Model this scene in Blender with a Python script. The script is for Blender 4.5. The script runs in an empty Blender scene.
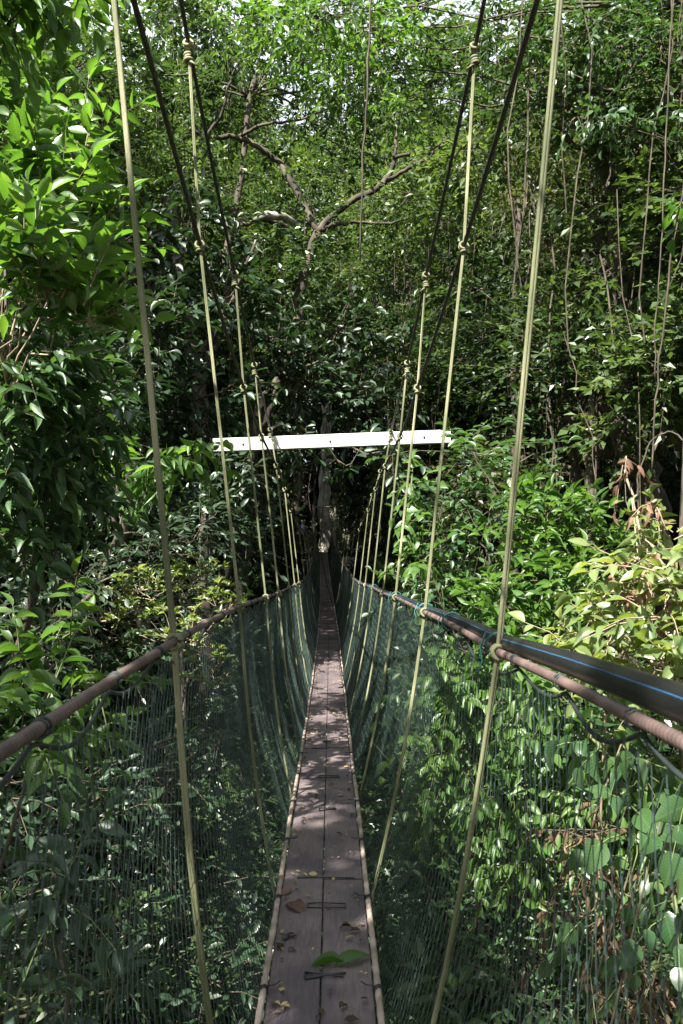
import bpy, math, random
import numpy as np
from mathutils import Vector
sc = bpy.context.scene
COL = sc.collection
R = math.radians
CZ = 14.0                      # eye height above the valley floor datum

# ------------------------------------------------------------------ camera, sky, sun, exposure
cam_d = bpy.data.cameras.new("camera"); cam = bpy.data.objects.new("camera", cam_d); COL.objects.link(cam)
cam_d.sensor_fit = 'VERTICAL'; cam_d.sensor_height = 36.0; cam_d.lens = 36.0*800/1024
cam_d.clip_start = 0.05; cam_d.clip_end = 3000
cam.location = (0, 0, CZ); cam.rotation_euler = (R(90), 0, 0)
cam_d.dof.use_dof = True; cam_d.dof.focus_distance = 6.5; cam_d.dof.aperture_fstop = 13
sc.camera = cam

SUN = Vector((-0.36, -0.50, 0.80)).normalized()      # direction towards the sun
elev = math.asin(SUN.z); azim = math.atan2(SUN.x, SUN.y)
world = bpy.data.worlds.new("World"); sc.world = world; world.use_nodes = True
wn = world.node_tree; bg = wn.nodes['Background']
sky = wn.nodes.new('ShaderNodeTexSky'); sky.sky_type = 'NISHITA'; sky.sun_disc = False
sky.sun_elevation = elev; sky.sun_rotation = azim
sky.air_density = 1.0; sky.dust_density = 2.5
ctc = wn.nodes.new('ShaderNodeTexCoord'); cnz = wn.nodes.new('ShaderNodeTexNoise'); cnz.inputs['Scale'].default_value = 2.2; cnz.inputs['Detail'].default_value = 6
crp = wn.nodes.new('ShaderNodeValToRGB'); crp.color_ramp.elements[0].position = .32; crp.color_ramp.elements[0].color = (.35, .35, .35, 1); crp.color_ramp.elements[1].position = .58
cmx = wn.nodes.new('ShaderNodeMixRGB'); cmx.inputs[2].default_value = (6.8, 7.3, 8.0, 1)      # bright thin tropical cloud over the blue
wn.links.new(ctc.outputs['Generated'], cnz.inputs['Vector']); wn.links.new(cnz.outputs[0], crp.inputs[0]); wn.links.new(crp.outputs[0], cmx.inputs[0])
wn.links.new(sky.outputs[0], cmx.inputs[1]); wn.links.new(cmx.outputs[0], bg.inputs[0]); bg.inputs[1].default_value = 0.05
sl = bpy.data.lights.new("sun", 'SUN'); sl.energy = 5.0; sl.angle = R(0.5); sl.color = (1.0, 0.95, 0.86)
so = bpy.data.objects.new("sun", sl); COL.objects.link(so)
so.rotation_euler = SUN.to_track_quat('Z', 'Y').to_euler()
sc.view_settings.view_transform = 'Standard'; sc.view_settings.look = 'None'
sc.view_settings.gamma = 1.0; sc.view_settings.exposure = 2.15
cy = sc.cycles
cy.use_denoising = True; cy.max_bounces = 6; cy.diffuse_bounces = 3; cy.glossy_bounces = 2
cy.transmission_bounces = 4; cy.transparent_max_bounces = 4; cy.caustics_reflective = False; cy.caustics_refractive = False
cy.sample_clamp_indirect = 6.0

rng = np.random.default_rng(11)
def P(px, py, Z):
    return np.array([(px-341.5)*Z/800.0, Z, (512-py)*Z/800.0 + CZ])

# ------------------------------------------------------------------ materials
def new_mat(name):
    m = bpy.data.materials.new(name); m.use_nodes = True
    nt = m.node_tree; b = nt.nodes['Principled BSDF']
    return m, nt, b
def ramp(nt, stops):
    r = nt.nodes.new('ShaderNodeValToRGB'); e = r.color_ramp.elements
    while len(e) < len(stops): e.new(0.5)
    for i, (p, c) in enumerate(stops):
        e[i].position = p; e[i].color = (*c, 1)
    return r
def leaf_mat(name, cols, rough=0.34, transl=0.32, tcol=None, vein=True, spec=0.5):
    """cols: dark..light base colours picked per leaf"""
    m, nt, b = new_mat(name); L = nt.links
    at = nt.nodes.new('ShaderNodeAttribute'); at.attribute_name = 'rnd'
    n = len(cols); r = ramp(nt, [(i/(n-1)*0.98, c) for i, c in enumerate(cols)])
    L.new(at.outputs['Fac'], r.inputs[0])
    col = r.outputs[0]
    if vein:
        uv = nt.nodes.new('ShaderNodeUVMap'); uv.uv_map = 'UVMap'
        sep = nt.nodes.new('ShaderNodeSeparateXYZ'); L.new(uv.outputs[0], sep.inputs[0])
        ab = nt.nodes.new('ShaderNodeMath'); ab.operation = 'ABSOLUTE'; L.new(sep.outputs[1], ab.inputs[0])
        # side veins: sin((u - |v|*0.35)*freq)
        k = nt.nodes.new('ShaderNodeMath'); k.operation = 'MULTIPLY_ADD'; L.new(ab.outputs[0], k.inputs[0]); k.inputs[1].default_value = -0.5; L.new(sep.outputs[0], k.inputs[2])
        f = nt.nodes.new('ShaderNodeMath'); f.operation = 'MULTIPLY'; L.new(k.outputs[0], f.inputs[0]); f.inputs[1].default_value = 58
        s = nt.nodes.new('ShaderNodeMath'); s.operation = 'SINE'; L.new(f.outputs[0], s.inputs[0])
        g = nt.nodes.new('ShaderNodeMath'); g.operation = 'GREATER_THAN'; L.new(s.outputs[0], g.inputs[0]); g.inputs[1].default_value = 0.86
        mr = nt.nodes.new('ShaderNodeMath'); mr.operation = 'LESS_THAN'; L.new(ab.outputs[0], mr.inputs[0]); mr.inputs[1].default_value = 0.035
        mx = nt.nodes.new('ShaderNodeMath'); mx.operation = 'MAXIMUM'; L.new(g.outputs[0], mx.inputs[0]); L.new(mr.outputs[0], mx.inputs[1])
        sc_ = nt.nodes.new('ShaderNodeMath'); sc_.operation = 'MULTIPLY'; L.new(mx.outputs[0], sc_.inputs[0]); sc_.inputs[1].default_value = 0.4
        hs = nt.nodes.new('ShaderNodeMixRGB'); hs.blend_type = 'MIX'; L.new(sc_.outputs[0], hs.inputs[0]); L.new(col, hs.inputs[1])
        br = nt.nodes.new('ShaderNodeMixRGB'); br.blend_type = 'ADD'; br.inputs[0].default_value = 1; L.new(col, br.inputs[1]); br.inputs[2].default_value = (0.05, 0.07, 0.03, 1)
        L.new(br.outputs[0], hs.inputs[2]); col = hs.outputs[0]
    L.new(col, b.inputs['Base Color'])
    b.inputs['Roughness'].default_value = rough
    b.inputs['Specular IOR Level'].default_value = spec
    tr = nt.nodes.new('ShaderNodeBsdfTranslucent')
    tm = nt.nodes.new('ShaderNodeMixRGB'); tm.blend_type = 'MULTIPLY'; tm.inputs[0].default_value = 1
    L.new(col, tm.inputs[1]); tm.inputs[2].default_value = (*(tcol or (2.3, 2.1, 0.7)), 1); L.new(tm.outputs[0], tr.inputs[0])
    mix = nt.nodes.new('ShaderNodeMixShader'); mix.inputs[0].default_value = transl
    L.new(b.outputs[0], mix.inputs[1]); L.new(tr.outputs[0], mix.inputs[2])
    L.new(mix.outputs[0], nt.nodes['Material Output'].inputs[0])
    return m
def noise_mat(name, c1, c2, scale=6, rough=0.8, bump=0.3, stretch=(1, 1, 1), detail=6, c3=None, metal=0, bscale=None, lo=.35, hi=.65, bdist=.02):
    m, nt, b = new_mat(name); L = nt.links
    tc = nt.nodes.new('ShaderNodeTexCoord'); mp = nt.nodes.new('ShaderNodeMapping'); mp.inputs['Scale'].default_value = stretch
    L.new(tc.outputs['Object'], mp.inputs[0])
    nz = nt.nodes.new('ShaderNodeTexNoise'); nz.inputs['Scale'].default_value = scale; nz.inputs['Detail'].default_value = detail
    L.new(mp.outputs[0], nz.inputs['Vector'])
    st = [(lo, c1), (hi, c2)] if c3 is None else [(lo, c1), (0.5, c2), (hi, c3)]
    r = ramp(nt, st); L.new(nz.outputs[0], r.inputs[0]); L.new(r.outputs[0], b.inputs['Base Color'])
    b.inputs['Roughness'].default_value = rough; b.inputs['Metallic'].default_value = metal
    if bump:
        n2 = nt.nodes.new('ShaderNodeTexNoise'); n2.inputs['Scale'].default_value = bscale or scale*3; n2.inputs['Detail'].default_value = 5
        L.new(mp.outputs[0], n2.inputs['Vector'])
        bp = nt.nodes.new('ShaderNodeBump'); bp.inputs['Strength'].default_value = bump; bp.inputs['Distance'].default_value = bdist
        L.new(n2.outputs[0], bp.inputs['Height']); L.new(bp.outputs[0], b.inputs['Normal'])
    return m

M = {}
TC = (1.9, 2.0, .8)
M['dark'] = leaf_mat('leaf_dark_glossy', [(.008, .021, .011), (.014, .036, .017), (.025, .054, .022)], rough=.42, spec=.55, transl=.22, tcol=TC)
M['far'] = leaf_mat('leaf_far', [(.013, .031, .014), (.024, .052, .019), (.044, .080, .026), (.08, .115, .045)], rough=.36, transl=.32, vein=False, tcol=TC)
M['far2'] = leaf_mat('leaf_far_olive', [(.020, .034, .016), (.040, .060, .024), (.072, .095, .035), (.13, .11, .07)], rough=.40, transl=.32, vein=False, tcol=TC)
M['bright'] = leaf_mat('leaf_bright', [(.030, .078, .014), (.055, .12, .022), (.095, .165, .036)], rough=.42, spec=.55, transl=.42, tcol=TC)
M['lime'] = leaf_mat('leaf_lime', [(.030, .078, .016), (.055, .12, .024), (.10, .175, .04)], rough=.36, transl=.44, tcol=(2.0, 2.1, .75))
M['mid'] = leaf_mat('leaf_mid', [(.016, .047, .018), (.032, .076, .027), (.060, .115, .038)], rough=.42, spec=.55, transl=.30, tcol=TC)
M['pale'] = leaf_mat('leaf_pale', [(.07, .12, .04), (.12, .17, .06), (.20, .24, .10)], rough=.34, transl=.40)
M['heart'] = leaf_mat('leaf_heart', [(.018, .052, .020), (.035, .080, .028), (.065, .12, .04)], rough=.30, transl=.36, tcol=TC)
M['far_light'] = leaf_mat('leaf_far_light', [(.020, .040, .015), (.045, .078, .022), (.075, .12, .04), (.12, .15, .065)], rough=.42, transl=.36, vein=False, tcol=TC)
M['dry'] = leaf_mat('leaf_dry', [(.05, .032, .020), (.10, .062, .035), (.20, .14, .075)], rough=.7, transl=.2, tcol=(1.4, 1.2, .8), spec=.2)
M['scrap'] = leaf_mat('leaf_scrap', [(.02, .014, .010), (.04, .026, .018), (.30, .22, .11), (.45, .36, .18)], rough=.8, transl=.05, spec=.2)
M['red'] = leaf_mat('leaf_red', [(.12, .065, .05), (.20, .11, .08), (.32, .22, .15)], rough=.6, transl=.3, tcol=(1.4, 1.1, .8), spec=.3)
M['bark'] = noise_mat('bark', (.025, .020, .014), (.085, .068, .050), 5, .9, .6, (1, 1, .35), bdist=.03)
M['bark_pale'] = noise_mat('bark_pale', (.12, .11, .085), (.42, .40, .34), 3, .85, .5, (1, 1, .5), bdist=.03)
M['twig'] = noise_mat('twig', (.03, .026, .016), (.08, .065, .042), 20, .85, 0)
M['twig_pale'] = noise_mat('twig_pale', (.16, .12, .08), (.30, .24, .17), 20, .8, 0)
M['twig_green'] = noise_mat('twig_green', (.06, .08, .03), (.12, .14, .05), 20, .7, 0)
M['liana'] = noise_mat('liana', (.025, .02, .013), (.09, .07, .048), 8, .85, 0)
M['soil'] = noise_mat('forest_soil', (.02, .016, .010), (.07, .05, .03), 1.2, .95, .5, c3=(.035, .05, .018))

# ------------------------------------------------------------------ mesh accumulation
def unit(v):
    return v/np.maximum(np.linalg.norm(v, axis=-1, keepdims=True), 1e-9)
class Acc:
    def __init__(s): s.v = []; s.f = {}; s.uv = []; s.r = []; s.n = 0
    def add(s, v, faces, uv=None, r=None):
        v = np.asarray(v, dtype=np.float32).reshape(-1, 3)
        for fa in (faces if isinstance(faces, (list, tuple)) else [faces]):
            fa = np.asarray(fa, dtype=np.int64)
            if fa.size: s.f.setdefault(fa.shape[1], []).append(fa + s.n)
        s.v.append(v)
        s.uv.append(np.zeros((len(v), 2), np.float32) if uv is None else np.asarray(uv, np.float32))
        s.r.append(np.full(len(v), .5, np.float32) if r is None else np.asarray(r, np.float32))
        s.n += len(v)
    def tube(s, pts, rad, sides=6, cap=True, twist=None):
        pts = np.asarray(pts, float); n = len(pts); rad = np.broadcast_to(np.asarray(rad, float), (n,))
        t = np.gradient(pts, axis=0); t = unit(t)
        ref = np.array([0., 0, 1.]) if abs(t[:, 2]).mean() < .8 else np.array([0, 1., 0.])
        a = unit(np.cross(t, ref)); b = np.cross(t, a)
        th = np.linspace(0, 2*np.pi, sides, endpoint=False)
        rr = rad[:, None]*np.ones(sides)
        if twist:
            st, k, amp = twist      # strands, turns per metre, amplitude
            d = np.concatenate([[0], np.cumsum(np.linalg.norm(np.diff(pts, axis=0), axis=1))])
            rr = rr*(1 - amp + amp*np.abs(np.cos((st*th[None, :] - d[:, None]*k*2*np.pi*1.0)/2))*2 - amp*.3)
        ring = pts[:, None, :] + rr[:, :, None]*(np.cos(th)[None, :, None]*a[:, None, :] + np.sin(th)[None, :, None]*b[:, None, :])
        i = np.arange(n-1)[:, None]*sides; j = np.arange(sides)[None, :]; j2 = (j+1) % sides
        q = np.stack([i+j, i+j2, i+sides+j2, i+sides+j], -1).reshape(-1, 4)
        fs = [q]
        if cap: fs += [np.arange(sides)[None, ::-1], (np.arange(sides)+(n-1)*sides)[None, :]]
        s.add(ring.reshape(-1, 3), fs)
    def sticks(s, A, B, ra, rb, sides=3):
        A = np.asarray(A, float); B = np.asarray(B, float); n = len(A)
        if n == 0: return
        t = unit(B-A); ref = np.where(np.abs(t[:, 2:3]) < .8, np.array([[0, 0, 1.]]), np.array([[0, 1., 0]]))
        a = unit(np.cross(t, ref)); b = np.cross(t, a)
        th = np.linspace(0, 2*np.pi, sides, endpoint=False)
        o = np.cos(th)[None, :, None]*a[:, None, :] + np.sin(th)[None, :, None]*b[:, None, :]
        ra = np.broadcast_to(ra, (n,))[:, None, None]; rb = np.broadcast_to(rb, (n,))[:, None, None]
        v = np.concatenate([A[:, None, :]+ra*o, B[:, None, :]+rb*o], 1)
        j = np.arange(sides); j2 = (j+1) % sides
        base = np.stack([j, j2, sides+j2, sides+j], -1)
        q = (np.arange(n)[:, None, None]*2*sides + base[None]).reshape(-1, 4)
        s.add(v.reshape(-1, 3), [q])
    def box(s, c, h, rot=None):
        c = np.asarray(c, float)
        k = np.array([[x, y, z] for x in (-1, 1) for y in (-1, 1) for z in (-1, 1)], float)*np.asarray(h)
        if rot is not None: k = k @ np.asarray(rot).T
        s.add(k+c, [np.array([[0, 1, 3, 2], [4, 6, 7, 5], [0, 4, 5, 1], [2, 3, 7, 6], [0, 2, 6, 4], [1, 5, 7, 3]])])
    def build(s, name, mat, parent=None, smooth=True, origin=None):
        me = bpy.data.meshes.new(name)
        V = np.concatenate(s.v)
        if origin is not None: V = V - np.asarray(origin, np.float32)
        me.vertices.add(len(V)); me.vertices.foreach_set('co', V.ravel().astype(np.float32))
        loops = []; starts = []; tot = 0; cnts = []
        for k, fl in s.f.items():
            f = np.concatenate(fl); loops.append(f.ravel()); starts.append(tot + np.arange(len(f))*k); tot += f.size
        lv = np.concatenate(loops).astype(np.int32); ls = np.concatenate(starts).astype(np.int32)
        me.loops.add(len(lv)); me.loops.foreach_set('vertex_index', lv)
        me.polygons.add(len(ls)); me.polygons.foreach_set('loop_start', ls)
        me.polygons.foreach_set('use_smooth', np.full(len(ls), bool(smooth)))
        me.update(calc_edges=True)
        uvl = me.uv_layers.new(name='UVMap'); U = np.concatenate(s.uv); uvl.data.foreach_set('uv', U[lv].ravel())
        at = me.attributes.new('rnd', 'FLOAT', 'POINT'); at.data.foreach_set('value', np.concatenate(s.r))
        me.materials.append(mat); me.validate()
        o = bpy.data.objects.new(name, me); COL.objects.link(o)
        if parent is not None: o.parent = parent
        return o

# leaf templates: (u along, v across (-.5..5), w lift), faces
def T_simple():
    v = np.array([[0, 0, 0], [.42, -.5, .07], [.42, .5, .07], [1, 0, -.08]]); return v, [np.array([[0, 1, 3], [0, 3, 2]])]
def T_mid():
    v = np.array([[0, 0, 0], [.30, 0, -.015], [.68, 0, -.05], [1.0, 0, -.16], [.28, -.44, .045], [.62, -.42, .02], [.28, .44, .045], [.62, .42, .02]])
    return v, [np.array([[0, 4, 1], [0, 1, 6], [2, 5, 3], [2, 3, 7]]), np.array([[1, 4, 5, 2], [1, 2, 7, 6]])]
def T_out(us, hw, droop=.2, lift=.05, wave=0.0):
    us = np.array(us); hw = np.array(hw); n = len(us)
    mid = np.stack([us, 0*us, -droop*us**2], 1)
    w = wave*np.sin(np.arange(n)*2.4)
    Lf = np.stack([us, -hw, -droop*us**2+lift*hw*2+w], 1); Rt = np.stack([us, hw, -droop*us**2+lift*hw*2-w], 1)
    v = np.concatenate([mid, Lf, Rt]); q = []
    for i in range(n-1): q += [[i, n+i, n+i+1, i+1], [i, i+1, 2*n+i+1, 2*n+i]]
    return v, [np.array(q)]
TEMPL = {
 'simple': T_simple(), 'mid': T_mid(),
 'lance': T_out([0, .12, .3, .5, .7, .87, 1], [.02, .24, .46, .5, .38, .18, .01], .22, .16),
 'heart': T_out([-.12, 0, .12, .3, .5, .7, .87, 1], [.2, .38, .48, .5, .42, .27, .11, .01], .28, .12, .012),
 'obov': T_out([0, .15, .35, .6, .8, .93, 1], [.03, .14, .33, .5, .46, .26, .02], .18, .14),
 'strap': T_out([0, .12, .3, .5, .7, .87, 1], [.15, .35, .5, .5, .42, .25, .02], .5, .15, .01),
}
def put_leaves(acc, Pb, D, N, L, wr, templ, g=rng, tint=None):
    v, fs = TEMPL[templ]; n = len(Pb)
    if n == 0: return
    D = unit(D); S = unit(np.cross(N, D)); N = np.cross(D, S)
    L = np.broadcast_to(L, (n,))[:, None, None]; wr = np.broadcast_to(wr, (n,))[:, None, None]
    cup = g.uniform(.4, 2.0, n)[:, None, None]
    vv = Pb[:, None, :] + L*(v[None, :, 0:1]*D[:, None, :] + v[None, :, 1:2]*wr*S[:, None, :] + v[None, :, 2:3]*cup*N[:, None, :])
    k = len(v)
    F = [(np.arange(n)[:, None, None]*k + f[None]).reshape(-1, f.shape[1]) for f in fs]
    uv = np.broadcast_to(v[None, :, :2], (n, k, 2)).reshape(-1, 2)
    r = g.random(n) if tint is None else tint
    acc.add(vv.reshape(-1, 3), F, uv, np.repeat(r, k))
def rdir(n, g=rng): return unit(g.normal(size=(n, 3)))

def twigs_with_leaves(lv, tw, S, D, L, nl, leaf, g=rng, droop=.25, spread=.9, up=.9, hang=.15, rt=.004, pinnate=False, tiprosette=False, tint=None):
    """S starts, D directions, L lengths (arrays). leaf=(len,width ratio,template)"""
    n = len(S); D = unit(D); Lc = np.broadcast_to(L, (n,))[:, None]
    A = S; B = S + D*Lc*.5 + np.array([0, 0, -1.])*Lc*droop*.15; C = S + D*Lc + np.array([0, 0, -1.])*Lc*droop
    tw.sticks(A, B, rt, rt*.7); tw.sticks(B, C, rt*.7, rt*.35)
    flat = unit(np.cross(D, np.array([0, 0, 1.])) + 1e-4)
    bt = g.random(n) if tint is None else tint
    for j in range(nl):
        t = (j+.7)/nl
        if tiprosette: t = .72 + .28*t
        t = t + g.uniform(-.04, .04, n); t = np.clip(t, 0, 1)[:, None]
        pos = np.where(t < .5, A+(B-A)*t*2, B+(C-B)*(t-.5)*2)
        if tiprosette:
            side = rdir(n, g); d = unit(D*.5+side*.95); d[:, 2] = np.abs(d[:, 2])*.6 + .1
        else:
            sg = (1 if j % 2 else -1)
            d = D*.55 + flat*sg*spread + g.normal(size=(n, 3))*(.12 if pinnate else .33)
            if j == nl-1: d = D + g.normal(size=(n, 3))*.15
            d[:, 2] -= hang
        N = np.array([0, 0, 1.])*up + g.normal(size=(n, 3))*(.25 if pinnate else .5) + np.array(SUN)*.35
        ln = leaf[0]*g.uniform(.6, 1.15, n)*(1 if not pinnate else (1-.35*abs(t[:, 0]-.55)))
        put_leaves(lv, pos, d, N, ln, leaf[1]*g.uniform(.8, 1.15, n), leaf[2], g, np.clip(bt*.6+.4*g.random(n), 0, 1))

def curve_path(a, b, n=8, wob=.06, sag=0.0, g=rng, bow=None):
    a = np.array(a, float); b = np.array(b, float); t = np.linspace(0, 1, n)[:, None]
    L = np.linalg.norm(b-a); p = a+(b-a)*t
    w = np.cumsum(g.normal(size=(n, 3)), 0); w = w - w[0] - (w[-1]-w[0])*t
    p = p + w*wob*L/np.sqrt(n)
    p[:, 2] += (sag*L*4*t*(1-t))[:, 0]
    if bow is not None: p = p + np.asarray(bow)*4*t*(1-t)
    return p

def ground_z(x, y):
    x = np.asarray(x, float); y = np.asarray(y, float)
    s = np.clip((np.abs(x+.5)-2.0)/14.0, 0, 1); s = s*s*(3-2*s)
    e = np.clip((y-26)/20.0, 0, 1); e = e*e*(3-2*e)
    b = np.clip((-y-1)/8.0, 0, 1)
    z = -6.8 + 4.0*s + 3.6*np.maximum(e, b)*(1-.5*s) + .25*np.sin(x*.9+1.3)*np.cos(y*.7) + np.clip((np.hypot(x, y-20)-60)*.10, 0, 14)
    return z + CZ

def empty(name, label, cat, loc, group=None, kind=None):
    o = bpy.data.objects.new(name, None); o.empty_display_size = .2; COL.objects.link(o); o.location = tuple(float(q) for q in loc)
    o['label'] = label; o['category'] = cat
    if group: o['group'] = group
    if kind: o['kind'] = kind
    return o
def tag(o, label=None, cat=None, group=None, kind=None):
    if label: o['label'] = label
    if cat: o['category'] = cat
    if group: o['group'] = group
    if kind: o['kind'] = kind
    return o
def dup(root, loc, rotz=0, s=1.0, label=None, group=None):
    r = root.copy(); COL.objects.link(r); r.location = tuple(float(q) for q in loc); r.rotation_euler = (0, 0, rotz); r.scale = (s, s, s)
    if label: r['label'] = label
    if group: r['group'] = group
    for ch in list(root.children):
        c = ch.copy(); COL.objects.link(c); c.parent = r
        for g2 in ch.children:
            d = g2.copy(); COL.objects.link(d); d.parent = c
    return r

def plant(name, label, cat, clumps, leaf, mat, base=None, trunk_r=.05, nl=7, twig=.35, barkm='bark', twigm='twig',
          g=rng, droop=.25, up=.9, hang=.2, out=.8, updir=.25, group=None, pinnate=False, rosette=False, fill=.55, spread=.9, stem_wob=.07, trunk_top=None, rt=.004, local=None, spine=True, forks=True):
    """clumps: list of (centre xyz, radii xyz, n twigs). Coordinates are world unless local is given."""
    cs = [np.array(c[0], float) for c in clumps]
    if base is None:
        m = np.mean(cs, 0); base = (m[0], m[1])
    bz = float(ground_z(base[0], base[1])) if local is None else 0.0
    base = np.array([base[0], base[1], bz])
    root = empty(name, label, cat, base, group)
    lv = Acc(); tw = Acc(); tr = Acc()
    top = np.array(trunk_top, float) if trunk_top is not None else np.mean(cs, 0)*.5 + np.array([cs[int(np.argmax([c[2] for c in cs]))]])[0]*.5
    tp = curve_path(base + np.array([0, 0, -.3]), top, 14, stem_wob, g=g)
    if spine:
        rad = trunk_r*(1-.72*np.linspace(0, 1, 14)**1.2); rad[0] *= 1.5; rad[1] *= 1.15
        tr.tube(tp, rad, 9)
    for (c, r, nt), cc in zip(clumps, cs):
        r = np.array(r, float)
        # limb from trunk
        if spine:
            d = np.linalg.norm(tp - cc, axis=1) + 1.2*np.maximum(0, tp[:, 2]-cc[2]+.0)
            i = int(np.argmin(d)); i = max(min(i, 12), 3)
            if np.linalg.norm(tp[i]-cc) > .12:
                lp = curve_path(tp[i], cc, 8, .10, .06, g)
                r0 = min(rad[i]*.6, trunk_r*.5)
                tw.tube(lp, r0*(1-.75*np.linspace(0, 1, 8)), 5)
        nt = int(nt)
        u = rdir(nt, g); rr = g.random(nt)[:, None]**(1/3.)
        S = cc + u*rr*r*fill
        # secondary branches joining the clump centre to groups of twigs
        if forks:
            nb = max(3, nt//6); idx = g.integers(0, nt, nb)
            tw.sticks(np.repeat(cc[None], nb, 0)+g.normal(size=(nb, 3))*r*.06, S[idx], max(rt*2.2, .004), rt)
        D = u*out + g.normal(size=(nt, 3))*.45; D[:, 2] += updir
        twigs_with_leaves(lv, tw, S, D, twig*g.uniform(.6, 1.25, nt), nl, leaf, g, droop=droop, up=up, hang=hang, pinnate=pinnate, tiprosette=rosette, spread=spread, rt=rt)
    if spine: tr.build('trunk', M[barkm], root, origin=base)
    if tw.n: tw.build('branches', M[twigm], root, origin=base)
    lv.build('crown', M[mat], root, origin=base, smooth=(leaf[2] != 'simple'))
    return root
def PC(px, py, Z, rx, ry, rd, n):
    """clump given where it appears and how deep it is"""
    return (P(px, py, Z), (rx*Z/800., rd, ry*Z/800.), n)

# ------------------------------------------------------------------ terrain
def terrain():
    xs = np.concatenate([np.arange(-400, -40, 30), np.arange(-40, 41, 2), np.arange(60, 401, 30)]).astype(float)
    ys = np.concatenate([np.arange(-300, -20, 30), np.arange(-20, 91, 2), np.arange(120, 601, 30)]).astype(float)
    X, Y = np.meshgrid(xs, ys); Z = ground_z(X, Y)
    a = Acc(); nx = len(xs); ny = len(ys)
    i = np.arange(ny-1)[:, None]*nx + np.arange(nx-1)[None, :]
    a.add(np.stack([X, Y, Z], -1).reshape(-1, 3), [np.stack([i, i+1, i+nx+1, i+nx], -1).reshape(-1, 4)])
    o = a.build('ground', M['soil']); tag(o, kind='structure'); return o
terrain()

# ------------------------------------------------------------------ the rope bridge
def interp(tab):
    t = np.array(tab, float)
    # smooth (Catmull-Rom like) via dense cubic of linear table
    def f(y):
        y = np.asarray(y, float); a = np.interp(y-.5, t[:, 0], t[:, 1]); b = np.interp(y+.5, t[:, 0], t[:, 1]); c = np.interp(y, t[:, 0], t[:, 1])
        return (a+b+c)/3
    return f
cx_deck = interp([(-2, -.05), (0, -.05), (2.3, -.062), (3.15, -.073), (9.3, -.157), (13.7, -.225), (22, -.41), (41.5, -.93)])
cx_rail = interp([(-2, .01), (0, .0), (1.8, -.009), (3.15, -.037), (4.5, -.062), (7, -.092), (9.3, -.14), (13.7, -.215), (22, -.41), (41.5, -.93)])
z_deck = interp([(-2, -1.40), (0, -1.43), (2.3, -1.47), (3.15, -1.51), (4.5, -1.60), (5.6, -1.70), (7, -1.80), (9.3, -1.93), (12, -2.05), (16, -2.2), (22, -2.36), (30, -2.36), (36, -2.25), (41.5, -2.10)])
z_rail = interp([(-2, -.20), (0, -.235), (.87, -.262), (1.8, -.285), (3.15, -.37), (4.5, -.48), (5.6, -.57), (7, -.66), (8.3, -.76), (10, -.88), (12, -1.0), (16, -1.13), (22, -1.25), (30, -1.24), (36, -1.13), (41.5, -1.0)])
z_A = interp([(-2, 2.8), (0, 2.0), (2.07, 1.33), (3.15, 1.055), (4.5, .68), (5.6, .52), (7, .42), (8.3, .25), (9.6, .02), (12, -.28), (16, -.62), (22, -.80), (28, -.62), (32, -.30), (36, .15), (41.5, 1.0)])
z_B = interp([(-2, 4.0), (0, 3.15), (1.8, 2.42), (3.15, 1.83), (4.5, 1.33), (5.6, 1.03), (7, .72), (8.3, .42), (9.6, .20), (11, -.02), (13, -.25), (16, -.48), (20, -.62), (24, -.56), (28, -.33), (32, .05), (36, .62), (41.5, 1.7)])
def hw_rail(y): return .365 + 0*np.asarray(y, float)
def hw_A(y): return np.interp(y, [0, 3.15, 4.5, 9, 16, 42], [.54, .52, .49, .47, .42, .42])
def hw_B(y): return np.interp(y, [0, 3.15, 4.5, 9, 16, 42], [.585, .565, .54, .52, .43, .48])
HD = .17
def rail_dz(y, sd):            # the right handrail is pulled up near the camera and sags at the next two hangers
    return np.interp(y, [-1, .5, .87, 1.8, 3.15, 4.5], [.022, .022, .016, -.024, -.022, 0]) if sd > 0 else 0*np.asarray(y, float)
def line(cx, hw, zf, ys, side, dx=0, dz=0):
    ys = np.asarray(ys, float)
    return np.stack([cx(ys)+side*(hw(ys) if callable(hw) else hw)+dx, ys, zf(ys)+CZ+dz], -1)

m, nt, b = new_mat('deck_board')                 # weathered maroon-brown painted boards
tc = nt.nodes.new('ShaderNodeTexCoord'); mp = nt.nodes.new('ShaderNodeMapping'); mp.inputs['Scale'].default_value = (22, 1.6, 22)
nz = nt.nodes.new('ShaderNodeTexNoise'); nz.inputs['Scale'].default_value = 5; nz.inputs['Detail'].default_value = 8; nz.inputs['Roughness'].default_value = .65
n2 = nt.nodes.new('ShaderNodeTexNoise'); n2.inputs['Scale'].default_value = 3.2; n2.inputs['Detail'].default_value = 6
r1 = ramp(nt, [(.3, (.110, .086, .090)), (.52, (.150, .120, .124)), (.75, (.190, .156, .156))])
r2 = ramp(nt, [(.38, (.62, .62, .66)), (.62, (1.1, 1.08, 1.05))])
mm = nt.nodes.new('ShaderNodeMixRGB'); mm.blend_type = 'MULTIPLY'; mm.inputs[0].default_value = 1
nt.links.new(tc.outputs['Object'], mp.inputs[0]); nt.links.new(mp.outputs[0], nz.inputs['Vector']); nt.links.new(tc.outputs['Object'], n2.inputs['Vector'])
nt.links.new(nz.outputs[0], r1.inputs[0]); nt.links.new(n2.outputs[0], r2.inputs[0]); nt.links.new(r1.outputs[0], mm.inputs[1]); nt.links.new(r2.outputs[0], mm.inputs[2])
nt.links.new(mm.outputs[0], b.inputs['Base Color']); b.inputs['Roughness'].default_value = .78; b.inputs['Specular IOR Level'].default_value = .3
bp = nt.nodes.new('ShaderNodeBump'); bp.inputs['Strength'].default_value = .3; bp.inputs['Distance'].default_value = .002
nt.links.new(nz.outputs[0], bp.inputs['Height']); nt.links.new(bp.outputs[0], b.inputs['Normal'])
M['board'] = m
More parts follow.
